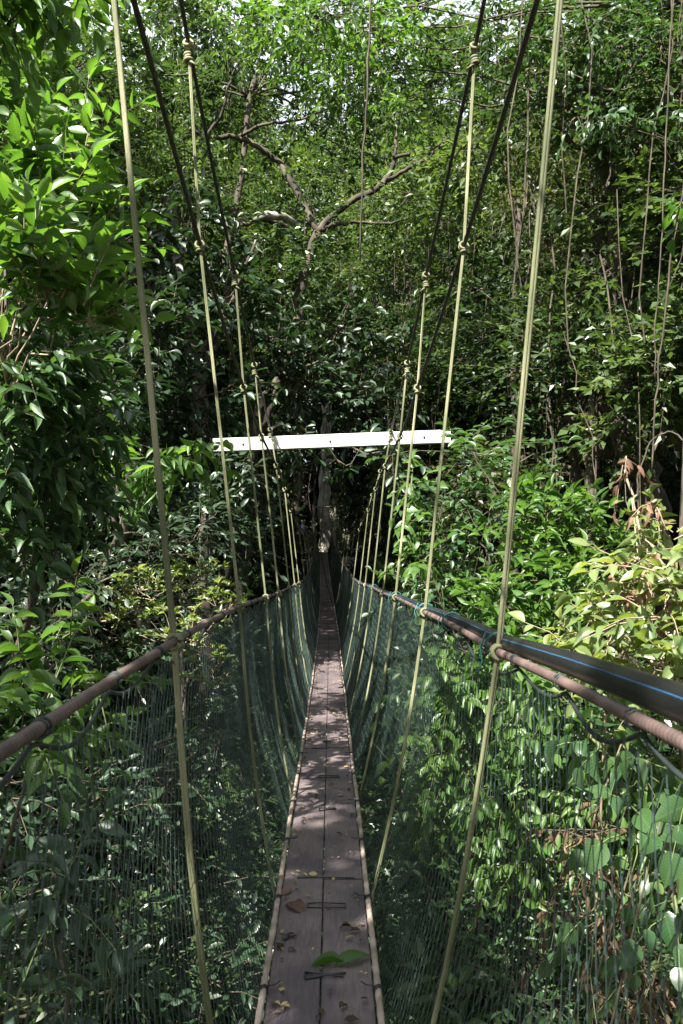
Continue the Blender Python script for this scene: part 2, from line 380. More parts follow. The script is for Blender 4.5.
M['rope_pale'] = noise_mat('rope_pale', (.055, .066, .026), (.13, .138, .070), 7, .8, .5, (1, 1, .35), c3=(.29, .28, .17), bscale=160, bdist=.003, lo=.3, hi=.7)
M['rope_rail'] = noise_mat('rope_rail', (.06, .040, .036), (.13, .088, .078), 14, .6, .3, bscale=120, bdist=.002)
M['rope_edge'] = noise_mat('rope_edge', (.20, .15, .12), (.42, .34, .29), 12, .75, .3, bscale=110, bdist=.002)
M['rope_black'] = noise_mat('rope_black', (.010, .010, .009), (.035, .032, .026), 30, .55, .3, bscale=160, bdist=.002)
M['cord_dark'] = noise_mat('cord_dark', (.008, .012, .012), (.018, .026, .026), 20, .6, 0)
M['net'] = noise_mat('net_twine', (.009, .021, .019), (.038, .064, .056), 4, .55, 0, lo=.3, hi=.7)
M['wire'] = noise_mat('wire_black', (.010, .010, .011), (.03, .03, .032), 30, .5, 0)
M['alu'] = noise_mat('painted_bar', (.30, .31, .29), (.62, .62, .60), 6, .6, .2, (.5, 1, 3), c3=(.72, .72, .71), lo=.25, hi=.6)
M['pipe'] = noise_mat('pipe_black', (.004, .004, .005), (.013, .013, .013), 5, .36, .15, (6, .5, 6), bscale=30, bdist=.002)
M['pipe_blue'] = noise_mat('pipe_stripe', (.010, .05, .12), (.02, .08, .17), 8, .45, 0)
M['teal'] = noise_mat('teal_cord', (.010, .08, .075), (.02, .13, .115), 12, .5, 0)

bridge = empty('rope_bridge', 'long rope and plank canopy walkway with green side netting running away between the trees', 'suspension bridge', (0, 0, float(ground_z(0, 0))))
bridge.location = (0, 0, 0)
hang_y = [-.8, .5, 1.8, 3.15, 4.5, 5.6, 7.0, 8.3, 9.6] + [9.6+2.3*k for k in range(1, 14)]
hang_y = [y for y in hang_y if y < 41]

# ropes: rails, edge ropes, main cables
def yrange(a, b_, s_near, s_far, ysw):
    return np.concatenate([np.arange(a, ysw, s_near), np.arange(ysw, b_, s_far)])
for sd in (-1, 1):
    a = Acc(); ys = yrange(-.6, 41.2, .0024, .12, 3.4)
    n1 = len(np.arange(-.6, 3.4, .0024))
    pts = line(cx_rail, hw_rail, z_rail, ys, sd); pts[:, 2] += rail_dz(ys, sd)
    a.tube(pts[:n1], .0086, 12, twist=(2, 95, .10)); a.tube(pts[n1-1:], .0088, 8)
    o = a.build('handrail_rope', M['rope_rail'], bridge)
    # sagging black cord laced under the rail and holding the net
    a = Acc(); ys = np.arange(-1.0, 41.2, .02); ph = (ys*3.1) % 1.0
    dz = -.020-.030*np.sin(np.pi*ph)*(1+.35*np.sin(ys*7)); p2 = line(cx_rail, hw_rail, z_rail, ys, sd, dx=sd*.004); p2[:, 2] += dz+.004+rail_dz(ys, sd)
    a.tube(p2, .0036, 5)
    for yy in np.arange(-.95, 14, 1/3.1):     # lashings round the rail
        c = line(cx_rail, hw_rail, z_rail, [yy], sd)[0]; c[2] += float(rail_dz(yy, sd)); th = np.linspace(0, 2*np.pi, 11)
        for k in (-.006, .006):
            a.tube(np.stack([c[0]+.0105*np.cos(th), c[1]+k+0*th, c[2]-.002+.012*np.sin(th)], -1), .0022, 4)
    a.build('lacing_cord', M['cord_dark'], bridge)
    a = Acc(); ys = yrange(-.5, 41.2, .012, .15, 7)
    e = line(cx_deck, HD+.006, z_deck, ys, sd); e[:, 2] += .011+.002*np.sin(ys*3.3); e[:, 0] += .0015*np.sin(ys*3.1+sd)
    a.tube(e, .0105, 8, twist=(6, 12, .10))
    o = a.build('edge_rope', M['rope_edge'], bridge)
    for yy in np.arange(.6, 16, .62):
        a = Acc()
        c = np.array([cx_deck(yy)+sd*(HD+.006), yy+.03*math.sin(yy*9), z_deck(yy)+CZ+.012]); th = np.linspace(0, 2*np.pi, 11)
        for k in (-.006, .002, .010):
            a.tube(np.stack([c[0]+.0135*np.cos(th), c[1]+k+.004*np.sin(th*2), c[2]+.013*np.sin(th)], -1), .0022, 4)
        a.tube([c+np.array([0, 0, .014]), c+np.array([-sd*.035, .02, .006]), c+np.array([-sd*.05, .045, .002])], .0022, 4)
        a.build('lashing', M['wire'], bridge)
    for zf, hw, nm, rr in ((z_A, hw_A, 'lower_cable', .0085), (z_B, hw_B, 'upper_cable', .0085)):
        a = Acc(); ys = yrange(-1.5, 42.5, .010, .12, 8)
        pts = line(cx_rail, hw, zf, ys, sd); n1 = len(np.arange(-1.5, 8, .010))
        a.tube(pts[:n1], rr, 8, twist=(4, 20, .14)); a.tube(pts[n1-1:], rr, 6)
        a.build(nm, M['rope_black'], bridge)

def bridge_pt(y, sd, lvl):
    if lvl == 'deck': return np.array([float(cx_deck(y))+sd*(HD+.012), y, float(z_deck(y))+CZ-.03])
    if lvl == 'rail': return np.array([float(cx_rail(y))+sd*float(hw_rail(y)), y, float(z_rail(y))+float(rail_dz(y, sd))+CZ])
    if lvl == 'A': return np.array([float(cx_rail(y))+sd*float(hw_A(y)), y, float(z_A(y))+CZ])
    return np.array([float(cx_rail(y))+sd*float(hw_B(y)), y, float(z_B(y))+CZ])
def coil(a, c, axis_dir, R0, r, turns=2, pitch=None, sides=6, tilt=0):
    d = unit(np.array(axis_dir, float)); u = unit(np.cross(d, [0.3, .2, .9])); w = np.cross(d, u)
    th = np.linspace(0, 2*np.pi*turns, int(14*turns)); pitch = pitch or 2*r*.9
    p = c + R0*(np.cos(th)[:, None]*u+np.sin(th)[:, None]*w) + ((th/(2*np.pi)-turns/2)*pitch)[:, None]*d
    a.tube(p, r, sides)
for sd in (-1, 1):
    for k, y in enumerate(hang_y):
        g = np.random.default_rng(100+k*2+sd)
        jit = g.normal(0, .015)
        pD = bridge_pt(y, sd, 'deck'); pR = bridge_pt(y, sd, 'rail'); pA = bridge_pt(y+jit, sd, 'A'); pB = bridge_pt(y+jit*2, sd, 'B')
        if pB[2]-pR[2] < .25: top = pB
        path = np.concatenate([np.linspace(pD+[0, 0, -.02], pR, 6)[:-1], np.linspace(pR, pA, 5)[:-1], np.linspace(pA, pB, 4)])
        path[1:5, 0] += sd*.018*np.array([.6, 1, 1, .6])     # the rope bows outward slightly
        d = .0052 if y < 2.5 else (.0042 if y < 12 else .0045)
        a = Acc(); off = d*.6; ph = g.uniform(-.6, .6)
        t = np.linspace(0, 1, len(path))
        rope_r = d*(.92 + .1*g.random())
        # resample fine, two strands lying side by side
        tt = np.linspace(0, 1, 90 if y < 9 else 16); fp = np.stack([np.interp(tt, t, path[:, q]) for q in range(3)], -1)
        ang = ph+.5*np.sin(tt*3+k)
        o2 = np.stack([np.cos(ang), np.sin(ang), 0*ang], -1)*off
        a.tube(fp+o2, rope_r, 6); a.tube(fp-o2, rope_r, 6)
        h = a.build('hanger_rope', M['rope_pale'], bridge)
        a = Acc()
        cab = unit(bridge_pt(y+.1, sd, 'rail')-pR)
        coil(a, pR, cab, .0148, .0058, 2 if y < 6 else 1)
        if y < 14: coil(a, pR+[0, .014, -.010], [0.1, .5, .9], .016, .006, 1.2)
        a.build('knot', M['rope_pale'], h); a = Acc()
        cab = unit(bridge_pt(y+.1, sd, 'B')-pB); big = 1.0 if y < 12 else 1.2
        coil(a, pB, cab, .0175*big, .006*big, 2, .013); coil(a, pB-[0, 0, .062], [0, .2, 1], .014, .006*big, 1.6); coil(a, pB-[0, 0, .028], [.3, .1, 1], .010, .0055*big, 1.5, .03)
        a.tube([pB-[0, 0, .066], pB+np.array([sd*-.016, -.015, -.08]), pB+np.array([sd*-.036, -.015, -.095])], [.005, .005, .003], 5)
        a.build('knot', M['rope_pale'], h); a = Acc()
        cab = unit(bridge_pt(y+.1, sd, 'A')-pA)
        coil(a, pA, cab, .017*big, .0055*big, 1.6, .013); coil(a, pA-[0, 0, .022], [0, .2, 1], .012, .0055*big, 1.2)
        a.build('knot', M['rope_pale'], h)

# side nets: stretched diamond mesh of thin twine
for sd in (-1, 1):
    a = Acc(); g = np.random.default_rng(5+sd)
    def netpt(s, t):            # s along, t 0..1 from rail to deck
        y = s + .015*np.sin(t*5+s*2.0)
        x0 = cx_rail(y)+sd*hw_rail(y); x1 = cx_deck(y)+sd*(HD+.01)
        x = x0+(x1-x0)*t + sd*(.045*np.sin(np.pi*t) + .005*np.sin(s*3.7+t*4)+.0015*np.sin(s*11+t*9))
        zr = z_rail(y)+rail_dz(y, sd)-.035; z = zr + (z_deck(y)-zr)*t + .012*np.sin(s*3.1*2*np.pi)*(1-t)
        return np.stack([x, y, z+CZ], -1)
    def strands(ys, nseg, r, pitch):
        n = len(ys); t = np.linspace(0, 1, nseg+1)
        idx = np.arange(n)[:, None]; kk = np.arange(nseg+1)[None, :]
        off = (((kk//1 + idx) % 2)-.5)*pitch*.86
        s = ys[:, None]+off+g.normal(0, pitch*.06, (n, nseg+1))+.003*np.sin(ys[:, None]*9+kk*.35)
        T = np.broadcast_to(t[None], s.shape) + g.normal(0, .002, s.shape)
        p = netpt(s.ravel(), T.ravel()).reshape(n, nseg+1, 3)
        a.sticks(p[:, :-1].reshape(-1, 3), p[:, 1:].reshape(-1, 3), r, r, 3)
        # knots
        q = p[::2, 1:-1].reshape(-1, 3)
        return q
    ys = np.arange(-.8, 7, .020); q = strands(ys, 22, .00085, .020); a.sticks(q-[0, 0, .005], q+[0, 0, .005], .0019, .0019, 4)
    ys = np.arange(7, 16, .022); strands(ys, 18, .0015, .021)
    ys = np.arange(16, 41, .034); strands(ys, 14, .0022, .034)
    # head and foot cords
    for tt_, rr in ((1.0, .004),):
        sl_ = np.arange(-.8, 41, .05); a.tube(netpt(sl_, np.full(len(sl_), tt_)), rr*.6, 4)
    a.build('side_net', M['net'], bridge, smooth=False)

# deck boards: pairs laid end to end
seg = 2.46; y0 = -1.60
k = 0
while y0 < 41.0:
    y1 = min(y0+seg, 41.2)
    for s in (-1, 1):
        a = Acc(); n = 13; g = np.random.default_rng(k*3+s+9)
        ys = np.linspace(y0+.004, y1-.004, n); lift = .002*s*(-1 if k % 2 else 1)
        cxs = cx_deck(ys); zz = z_deck(ys)+CZ+lift; xa = .0022; xb = HD-.006
        lo, hi = (xa, xb) if s > 0 else (-xb, -xa)
        ch = .003
        prof = [(lo, -.022), (lo, -ch), (lo+ch, 0), (hi-ch, 0), (hi, -ch), (hi, -.022)]
        V = np.array([[cxs[i]+x, ys[i], zz[i]+z] for i in range(n) for (x, z) in prof])
        F = [[i*6+j, i*6+(j+1) % 6, (i+1)*6+(j+1) % 6, (i+1)*6+j] for i in range(n-1) for j in range(6)]
        a.add(V, [np.array(F), np.array([[5, 4, 3, 2, 1, 0]]), np.array([[(n-1)*6+j for j in range(6)]])])
        a.build('deck_board', M['board'], bridge, smooth=False)
    # joint tie wires under/over boards
    a = Acc(); yj = y0+.0; zt = float(z_deck(y0))+CZ; c = float(cx_deck(y0))
    a.tube([[c-.11, yj, zt+.005], [c, yj+.004, zt+.006], [c+.13, yj, zt+.005]], .0025, 5)
    if y0 > -1: a.build('joint_wire', M['wire'], bridge)
    y0 += seg; k += 1
# wire staples tying the boards
g = np.random.default_rng(3)
for yy, w, kind in [(1.95, .10, 0), (2.55, .13, 1), (3.06, .12, 0), (4.25, .09, 1), (4.95, .11, 0), (6.0, .1, 2), (7.9, .10, 0)]:
    c = np.array([float(cx_deck(yy))+.015, yy, float(z_deck(yy))+CZ+.006]); a = Acc()
    if kind == 0:
        a.tube([c+[-w*.6, .012, 0], c+[-w*.2, .014, .002], c+[w*.6, .010, 0]], .0024, 5); a.tube([c+[-w*.6, -.02, 0], c+[w*.6, -.024, .001]], .0024, 5); a.tube([c+[-w*.6, .012, 0], c+[-w*.6, -.02, 0]], .002, 5); a.tube([c+[w*.6, .010, 0], c+[w*.6, -.024, 0]], .002, 5)
    elif kind == 1:
        a.tube([c+[-w*.5, -.018, 0], c+[0, 0, .003], c+[w*.5, .016, 0]], .0036, 6); a.tube([c+[-w*.5, .018, 0], c+[-w*.1, .004, .006], c+[w*.45, -.006, 0]], .003, 6); a.tube([c+[-w*.5, -.018, .002], c+[-w*.5, .018, .002]], .0034, 6)
    else:
        a.tube([c+[-w*.5, .02, 0], c+[0, -.004, .004], c+[w*.5, -.02, 0]], .0034, 6); a.tube([c+[-w*.4, -.02, 0], c+[0, .0, .004], c+[w*.2, .012, 0]], .0026, 6)
    a.build('wire_tie', M['wire'], bridge)
# cross bearers below the boards
for yy in hang_y[1:]:
    a = Acc(); a.tube([[float(cx_deck(yy))-HD-.03, yy, float(z_deck(yy))+CZ-.042], [float(cx_deck(yy))+HD+.03, yy, float(z_deck(yy))+CZ-.042]], .014, 8)
    a.build('cross_bearer', M['wire'], bridge)

# white spreader beam hung under the upper cables
def bevel_beam(A, B, hy, hz, bev=.006):
    A = np.array(A); B = np.array(B); a = Acc()
    prof = [(-hy+bev, -hz), (hy-bev, -hz), (hy, -hz+bev), (hy, hz-bev), (hy-bev, hz), (-hy+bev, hz), (-hy, hz-bev), (-hy, -hz+bev)]
    V = np.array([[q[0], q[1]+py_, q[2]+pz_] for q in (A, B) for py_, pz_ in prof])
    a.add(V, [np.array([[j, (j+1) % 8, 8+(j+1) % 8, 8+j] for j in range(8)]), np.array([list(range(7, -1, -1)), list(range(8, 16))])])
    return a
YB = 7.08
beam = bevel_beam(P(213.5, 445.5, YB), P(450, 436.5, YB), .035, .058).build('spreader_beam', M['alu'], bridge, smooth=False)
for px_, py_ in ((243, 444), (424, 437), (330, 441)):
    a = Acc(); c = P(px_, py_, YB-.036); a.tube([c, c+[0, -.008, 0]], .009, 8); a.build('bolt', M['wire'], beam)

# ------------------------------------------------------------------ black water pipe lying on the right rail
pipe = empty('water_pipe', 'black plastic water pipe with a blue stripe tied along the right handrail', 'pipe', P(500, 640, 1.8))
pl_ = np.array(pipe.location)
ys = yrange(-1.0, 41.0, .03, .3, 6.0)
pr = line(cx_rail, hw_rail, z_rail, ys, 1); pr[:, 2] += rail_dz(ys, 1)
prr = np.interp(ys, [-1, 1.0, 1.8, 3.15, 4.5, 41], [.024, .0225, .0180, .0155, .0145, .0145])
pc = pr.copy(); pc[:, 0] += np.interp(ys, [-1, .9, 1.8, 3.15, 4.5, 41], [.030, .027, .022, .018, .016, .016]); pc[:, 2] += np.interp(ys, [-1, .9, 1.8, 3.15, 4.5, 41], [.034, .030, .020, .010, .004, 0])
a = Acc(); a.tube(pc, prr, 18); a.build('tube', M['pipe'], pipe, origin=pl_)
a = Acc()
ang = R(146)
a.sticks(pc[:-1]+np.stack([prr[:-1]*math.cos(ang), 0*prr[:-1], prr[:-1]*math.sin(ang)], -1)*.93, pc[1:]+np.stack([prr[1:]*math.cos(ang), 0*prr[1:], prr[1:]*math.sin(ang)], -1)*.93, .0018, .0018, 6)
a.build('stripe', M['pipe_blue'], pipe, origin=pl_)
for yy, tl in ((1.86, 1), (3.2, .8), (2.55, .7), (4.55, .7), (7.02, .7)):
    a = Acc(); i = int(np.argmin(abs(ys-yy))); c = (pc[i]+pr[i])/2; th = np.linspace(0, 4.2*np.pi, 40)
    a.tube(np.stack([c[0]+.030*np.cos(th), c[1]+th*.0012, c[2]+.028*np.sin(th)+.4*(pc[i][2]-c[2])*np.cos(th)], -1), .0024, 5)
    a.tube([c+[-.03, 0, .03], c+[-.045, -.01, 0], c+[-.04, -.012, -.035*tl], c+[-.05, -.01, -.06*tl]], .0022, 5)
    a.build('teal_tie', M['teal'], pipe, origin=pl_)

# ------------------------------------------------------------------ far platform, tree and person
M['wood_grey'] = noise_mat('platform_wood', (.05, .04, .03), (.15, .12, .09), 6, .85, .4, (1, 5, 1))
M['wood_pale'] = noise_mat('platform_wood_pale', (.30, .27, .22), (.52, .48, .40), 6, .8, .3)  # pale boards, and painted-in sunlight for one post
PY = 41.3; PZ = float(z_deck(41.3))+CZ
plat = empty('tree_platform', 'wooden lookout platform with rails at the far end of the bridge', 'platform', (-.9, PY+1.5, PZ))
pl0 = np.array(plat.location)
a = Acc()
for i in range(17):
    a.box([-.9, PY+.1+i*.2, PZ-.03], [2.3, .092, .02])
a.build('floor', M['wood_grey'], plat, smooth=False, origin=pl0)
a = Acc()
for yy in (PY+.2, PY+3.2):
    a.box([-.9, yy, PZ-.14], [2.3, .05, .08])
a.build('joist', M['wood_grey'], plat, smooth=False, origin=pl0)
for x in (-3.1, -1.45, -.35, 1.25):
    for yy in ((PY+.1, PY+3.3) if abs(x+.9) > 1 else (PY+.1,)):
        a = Acc(); a.box([x, yy, PZ+.5 + (.0 if abs(x+.9) > 1 else .7)], [.045, .045, .52+(0 if abs(x+.9) > 1 else .75)]); a.build('post', M['wood_grey' if x != -.35 else 'wood_pale'], plat, smooth=False, origin=pl0)  # paler wood on one post paints in the sunlight falling on it
for xa_, xb_ in ((-3.1, -1.5), (-.3, 1.25)):
    for hh in (.5, 1.0):
        a = Acc(); a.tube([[xa_, PY+.1, PZ+hh], [xb_, PY+.1, PZ+hh]], .03, 8); a.build('rail', M['wood_grey'], plat, origin=pl0)
for x in (-3.1, 1.25):
    a = Acc(); a.tube([[x, PY+.1, PZ+1.0], [x, PY+3.3, PZ+1.0]], .03, 8); a.build('rail', M['wood_grey'], plat, origin=pl0)
a = Acc(); a.tube([[-1.5, PY+.1, PZ+2.35], [.35, PY+.1, PZ+2.42]], .035, 8); a.build('lintel_pole', M['wood_grey'], plat, origin=pl0)
a = Acc(); a.box([.05, PY-.25, PZ+.9], [.07, .03, .75], rot=[[.92, 0, -.38], [0, 1, 0], [.38, 0, .92]]); a.build('brace_board', M['wood_pale'], plat, smooth=False, origin=pl0)
for x in (-2.6, .9):
    for yy in (PY+.3, PY+3.0):
        a = Acc(); a.tube([[x, yy, PZ-.2], [x, yy, float(ground_z(x, yy))-.3]], .09, 8); a.build('stilt', M['bark'], plat, origin=pl0)

def person():
    me = bpy.data.meshes.new('person'); 
    x, y, z = P(302, 553, 42.2); x = float(x); y = float(y); z = PZ-.01
    J = {'pel': (0, 0, .95), 'ch': (0, -.02, 1.22), 'nk': (0, -.02, 1.46), 'hd': (0, -.05, 1.60), 'ht': (0, -.05, 1.72),
         'sl': (-.19, -.01, 1.40), 'el': (-.24, -.05, 1.12), 'wl': (-.16, -.25, 1.02), 'sr': (.19, -.01, 1.40), 'er': (.25, .02, 1.12), 'wr': (.22, -.12, .90),
         'hl': (-.09, 0, .90), 'kl': (-.11, -.03, .50), 'al': (-.11, .02, .09), 'tl': (-.12, -.14, .04), 'hr': (.09, 0, .90), 'kr': (.10, -.02, .50), 'ar': (.11, .03, .09), 'tr': (.12, -.13, .04),
         'gl': (-.13, -.33, 1.01), 'gr': (.21, -.16, .82)}
    rad = {'pel': .14, 'ch': .145, 'nk': .055, 'hd': .085, 'ht': .07, 'sl': .065, 'el': .045, 'wl': .03, 'sr': .065, 'er': .045, 'wr': .03, 'hl': .09, 'kl': .065, 'al': .045, 'tl': .04, 'hr': .09, 'kr': .065, 'ar': .045, 'tr': .04, 'gl': .028, 'gr': .028}
    E = [('pel', 'ch'), ('ch', 'nk'), ('nk', 'hd'), ('hd', 'ht'), ('ch', 'sl'), ('sl', 'el'), ('el', 'wl'), ('wl', 'gl'), ('ch', 'sr'), ('sr', 'er'), ('er', 'wr'), ('wr', 'gr'), ('pel', 'hl'), ('hl', 'kl'), ('kl', 'al'), ('al', 'tl'), ('pel', 'hr'), ('hr', 'kr'), ('kr', 'ar'), ('ar', 'tr')]
    ks = list(J); me.from_pydata([J[k] for k in ks], [(ks.index(p), ks.index(q)) for p, q in E], [])
    o = bpy.data.objects.new('person', me); COL.objects.link(o); o.location = (x, y, z); o.rotation_euler = (0, 0, R(35))
    sm = o.modifiers.new('s', 'SKIN'); sd_ = me.skin_vertices[0].data
    for i, k in enumerate(ks): sd_[i].radius = (rad[k], rad[k]*.8); sd_[i].use_root = (k == 'pel')
    ss = o.modifiers.new('u', 'SUBSURF'); ss.levels = ss.render_levels = 2
    dg = bpy.context.evaluated_depsgraph_get(); m2 = bpy.data.meshes.new_from_object(o.evaluated_get(dg)); o.modifiers.clear(); o.data = m2
    skin = noise_mat('skin', (.30, .18, .13), (.36, .22, .16), 8, .6, 0); sh = noise_mat('shirt_blue', (.16, .20, .34), (.22, .26, .42), 10, .85, 0); tr = noise_mat('trousers', (.02, .025, .04), (.04, .045, .07), 8, .9, 0); hr = noise_mat('hair_dark', (.01, .008, .007), (.03, .02, .016), 30, .6, 0)
    for mm_ in (skin, sh, tr, hr): m2.materials.append(mm_)
    for p in m2.polygons:
        c = p.center
        if c.z > 1.50: p.material_index = 3 if (c.z > 1.66 or c.y > -.05) else 0
        elif c.z > .93 and abs(c.x) < .30 and c.y > -.20: p.material_index = 1
        elif c.z < .97 and abs(c.x) < .19: p.material_index = 2
        else: p.material_index = 0
        p.use_smooth = True
    tag(o, 'person in a blue-grey shirt standing on the far platform with a small backpack', 'person')
    a = Acc(); a.box([0, .17, 1.24], [.14, .07, .20]); a.box([0, .25, 1.17], [.10, .03, .11])
    bpk = a.build('backpack', noise_mat('backpack', (.03, .05, .12), (.06, .08, .18), 8, .8, 0), None, smooth=False)
    bpk.location = (x, y, z); bpk.rotation_euler = (0, 0, R(35)); tag(bpk, 'small dark blue backpack on the back of the person on the far platform', 'backpack')
person()

# ------------------------------------------------------------------ vegetation
exec_stage = 1
G = np.random.default_rng
LM = dict
# --- upper left sunlit tree close to the bridge
plant('broadleaf_tree', 'sunlit young tree with long bright green leaves at the upper left edge', 'tree',
      [PC(85, 150, 4.1, 34, 44, .25, 20), PC(50, 200, 3.7, 46, 40, .25, 26), PC(20, 240, 3.3, 44, 40, .25, 24), PC(45, 290, 3.05, 44, 36, .25, 22), PC(-20, 180, 3.8, 50, 60, .3, 20), PC(10, 130, 4.3, 50, 36, .3, 20), PC(25, 85, 4.7, 40, 26, .3, 16), PC(45, 40, 5.0, 40, 26, .3, 16), PC(85, 235, 3.7, 26, 36, .2, 12), PC(90, 320, 3.1, 26, 30, .2, 10)],
      (.125, .40, 'lance'), 'lime', base=(-3.2, 4.4), trunk_r=.028, nl=8, twig=.27, twigm='twig_pale', g=G(21), updir=.7, hang=.15, droop=.1, up=.35, trunk_top=P(5, 230, 3.8))
plant('glossy_leaved_tree', 'dark glossy tree with long drooping leaves below the sunlit one on the left', 'tree',
      [PC(30, 370, 4.0, 70, 50, .4, 44), PC(70, 410, 4.4, 60, 45, .4, 34), PC(0, 440, 3.9, 60, 55, .4, 40), PC(60, 480, 4.6, 70, 50, .4, 40), PC(20, 530, 4.2, 60, 55, .4, 36), PC(100, 380, 4.8, 30, 30, .3, 12)],
      (.13, .38, 'lance'), 'mid', base=(-3.4, 5.2), trunk_r=.07, nl=8, twig=.32, g=G(22), updir=.25, hang=.3)
plant('leafy_shrub', 'small leaved dark shrub filling the left side above the handrail', 'shrub',
      [PC(120, 500, 7.6, 60, 50, .6, 46), PC(60, 580, 6.0, 70, 60, .6, 60), PC(150, 560, 6.8, 55, 50, .6, 44), PC(20, 640, 5.0, 60, 60, .5, 44), PC(110, 640, 6.2, 60, 50, .6, 44), PC(190, 540, 7.6, 40, 50, .5, 30), PC(100, 430, 8, 50, 40, .5, 30)],
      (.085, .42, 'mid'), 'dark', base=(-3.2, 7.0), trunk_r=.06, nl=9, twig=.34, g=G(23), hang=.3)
plant('pinnate_sapling', 'slender sapling with drooping yellow-green leaflets hanging left of the white beam', 'sapling',
      [PC(158, 462, 6.0, 20, 6, .12, 8), PC(190, 455, 6.0, 26, 6, .12, 9), PC(122, 470, 6.1, 24, 10, .15, 7), PC(60, 455, 5.0, 24, 14, .15, 5)],
      (.14, .36, 'lance'), 'lime', base=(-3.0, 6.3), trunk_r=.022, nl=8, twig=.34, g=G(24), updir=-.1, hang=.75, out=.9, trunk_top=P(60, 478, 6.2), droop=.3, up=.5)
plant('pale_rosette_shrub', 'pale yellow-green rosette leaved shrub behind the left handrail', 'shrub',
      [PC(150, 590, 6.4, 50, 22, .35, 40), PC(200, 580, 6.7, 34, 22, .3, 30), PC(110, 620, 6.2, 45, 22, .35, 30), PC(225, 610, 6.4, 20, 14, .2, 14), PC(175, 640, 6.1, 50, 28, .3, 26), PC(215, 680, 5.9, 30, 30, .25, 18)],
      (.072, .34, 'lance'), 'pale', base=(-2.0, 6.6), trunk_r=.03, nl=9, twig=.20, g=G(25), updir=.9, rosette=True, hang=0, up=.6, twigm='twig_pale')
plant('young_pinnate_tree', 'young tree with toothed fresh green leaves just outside the left handrail', 'sapling',
      [PC(35, 690, 2.9, 45, 28, .22, 8), PC(85, 680, 3.1, 40, 25, .2, 5), PC(20, 735, 2.8, 40, 25, .2, 6), PC(70, 760, 3.0, 45, 20, .2, 4), PC(-25, 700, 2.7, 40, 35, .2, 6), PC(60, 640, 3.2, 40, 16, .2, 3)],
      (.12, .36, 'lance'), 'bright', base=(-2.2, 3.1), trunk_r=.022, nl=8, twig=.34, g=G(26), updir=.15, hang=.35, pinnate=True, twigm='twig_green')
plant('understory_shrub', 'deep green shrub seen low through the left netting', 'shrub',
      [PC(60, 830, 4.2, 90, 70, .6, 60), PC(150, 780, 4.8, 80, 70, .6, 60), PC(200, 880, 5.2, 70, 80, .6, 56), PC(90, 950, 4.2, 90, 70, .6, 56), PC(210, 980, 4.6, 60, 60, .5, 40), PC(220, 740, 6.4, 50, 70, .6, 46), PC(-10, 780, 3.8, 60, 80, .5, 36), PC(-10, 930, 3.4, 60, 80, .5, 36)],
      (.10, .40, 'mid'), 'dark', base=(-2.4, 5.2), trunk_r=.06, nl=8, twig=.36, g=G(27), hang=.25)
plant('broad_leaved_herb', 'broad leaved plant reaching towards the lower left netting', 'plant',
      [PC(50, 900, 2.6, 50, 40, .2, 7), PC(30, 1000, 2.4, 60, 30, .2, 6), PC(110, 1010, 2.9, 30, 20, .15, 4)],
      (.13, .38, 'lance'), 'dark', base=(-1.5, 2.8), trunk_r=.02, nl=5, twig=.3, g=G(28), hang=.3, twigm='twig_green')
# --- large leaved shade trees behind (left centre)
plant('large_leaved_tree', 'dark large leaved tree left of the cables behind the hangers', 'tree',
      [PC(150, 330, 9.5, 80, 55, .9, 62), PC(200, 400, 10.5, 70, 50, .9, 54), PC(110, 400, 9, 70, 55, .9, 54), PC(220, 300, 11, 60, 45, .9, 44), PC(120, 250, 10, 70, 50, .9, 50), PC(190, 470, 10.5, 60, 50, .8, 44), PC(190, 230, 11, 60, 40, .8, 36)],
      (.19, .46, 'obov'), 'dark', base=(-3.4, 11), trunk_r=.13, nl=7, twig=.5, g=G(30), hang=.2, droop=.1, trunk_top=P(150, 270, 10), rt=.008)
plant('large_leaved_tree', 'dark large leaved tree arching over the bridge behind the white beam', 'tree',
      [PC(300, 380, 12, 60, 45, .9, 44), PC(360, 400, 12.5, 55, 40, .9, 40), PC(270, 340, 12, 50, 40, .8, 32), PC(340, 330, 13, 60, 40, .9, 40), PC(400, 350, 13, 40, 40, .8, 26), PC(390, 450, 11.5, 25, 16, .4, 9), PC(300, 440, 11.5, 35, 18, .5, 12), PC(345, 465, 11.5, 18, 12, .3, 5)],
      (.19, .46, 'obov'), 'dark', base=(-3.0, 13), trunk_r=.14, nl=7, twig=.5, g=G(31), hang=.25, droop=.1, trunk_top=P(270, 330, 13), rt=.008)
# --- right side
plant('compound_leaved_tree', 'tree with paired blue-green leaflets right of the white beam end', 'tree',
      [PC(470, 455, 6.2, 45, 22, .4, 13), PC(500, 500, 6.0, 35, 30, .35, 12), PC(440, 530, 7.0, 25, 30, .4, 10), PC(480, 560, 6.3, 45, 30, .4, 16), PC(430, 580, 6.8, 25, 26, .4, 10), PC(520, 460, 7.0, 30, 30, .4, 10), PC(455, 495, 6.4, 35, 25, .4, 12)],
      (.12, .48, 'obov'), 'mid', base=(1.9, 6.6), trunk_r=.04, nl=10, twig=.5, g=G(40), updir=.15, hang=.1, pinnate=True, spread=1.1, droop=.2)
plant('roundleaf_climber', 'thin climber with round light green leaves beside the right hangers', 'climber',
      [PC(412, 485, 5.6, 14, 24, .15, 8), PC(408, 530, 5.4, 14, 24, .15, 8), PC(425, 560, 5.2, 16, 20, .15, 6), PC(400, 560, 5.8, 10, 20, .1, 4)],
      (.075, .72, 'heart'), 'bright', base=(1.0, 6.0), trunk_r=.012, nl=5, twig=.20, g=G(41), hang=.35, twigm='twig_green', barkm='twig')
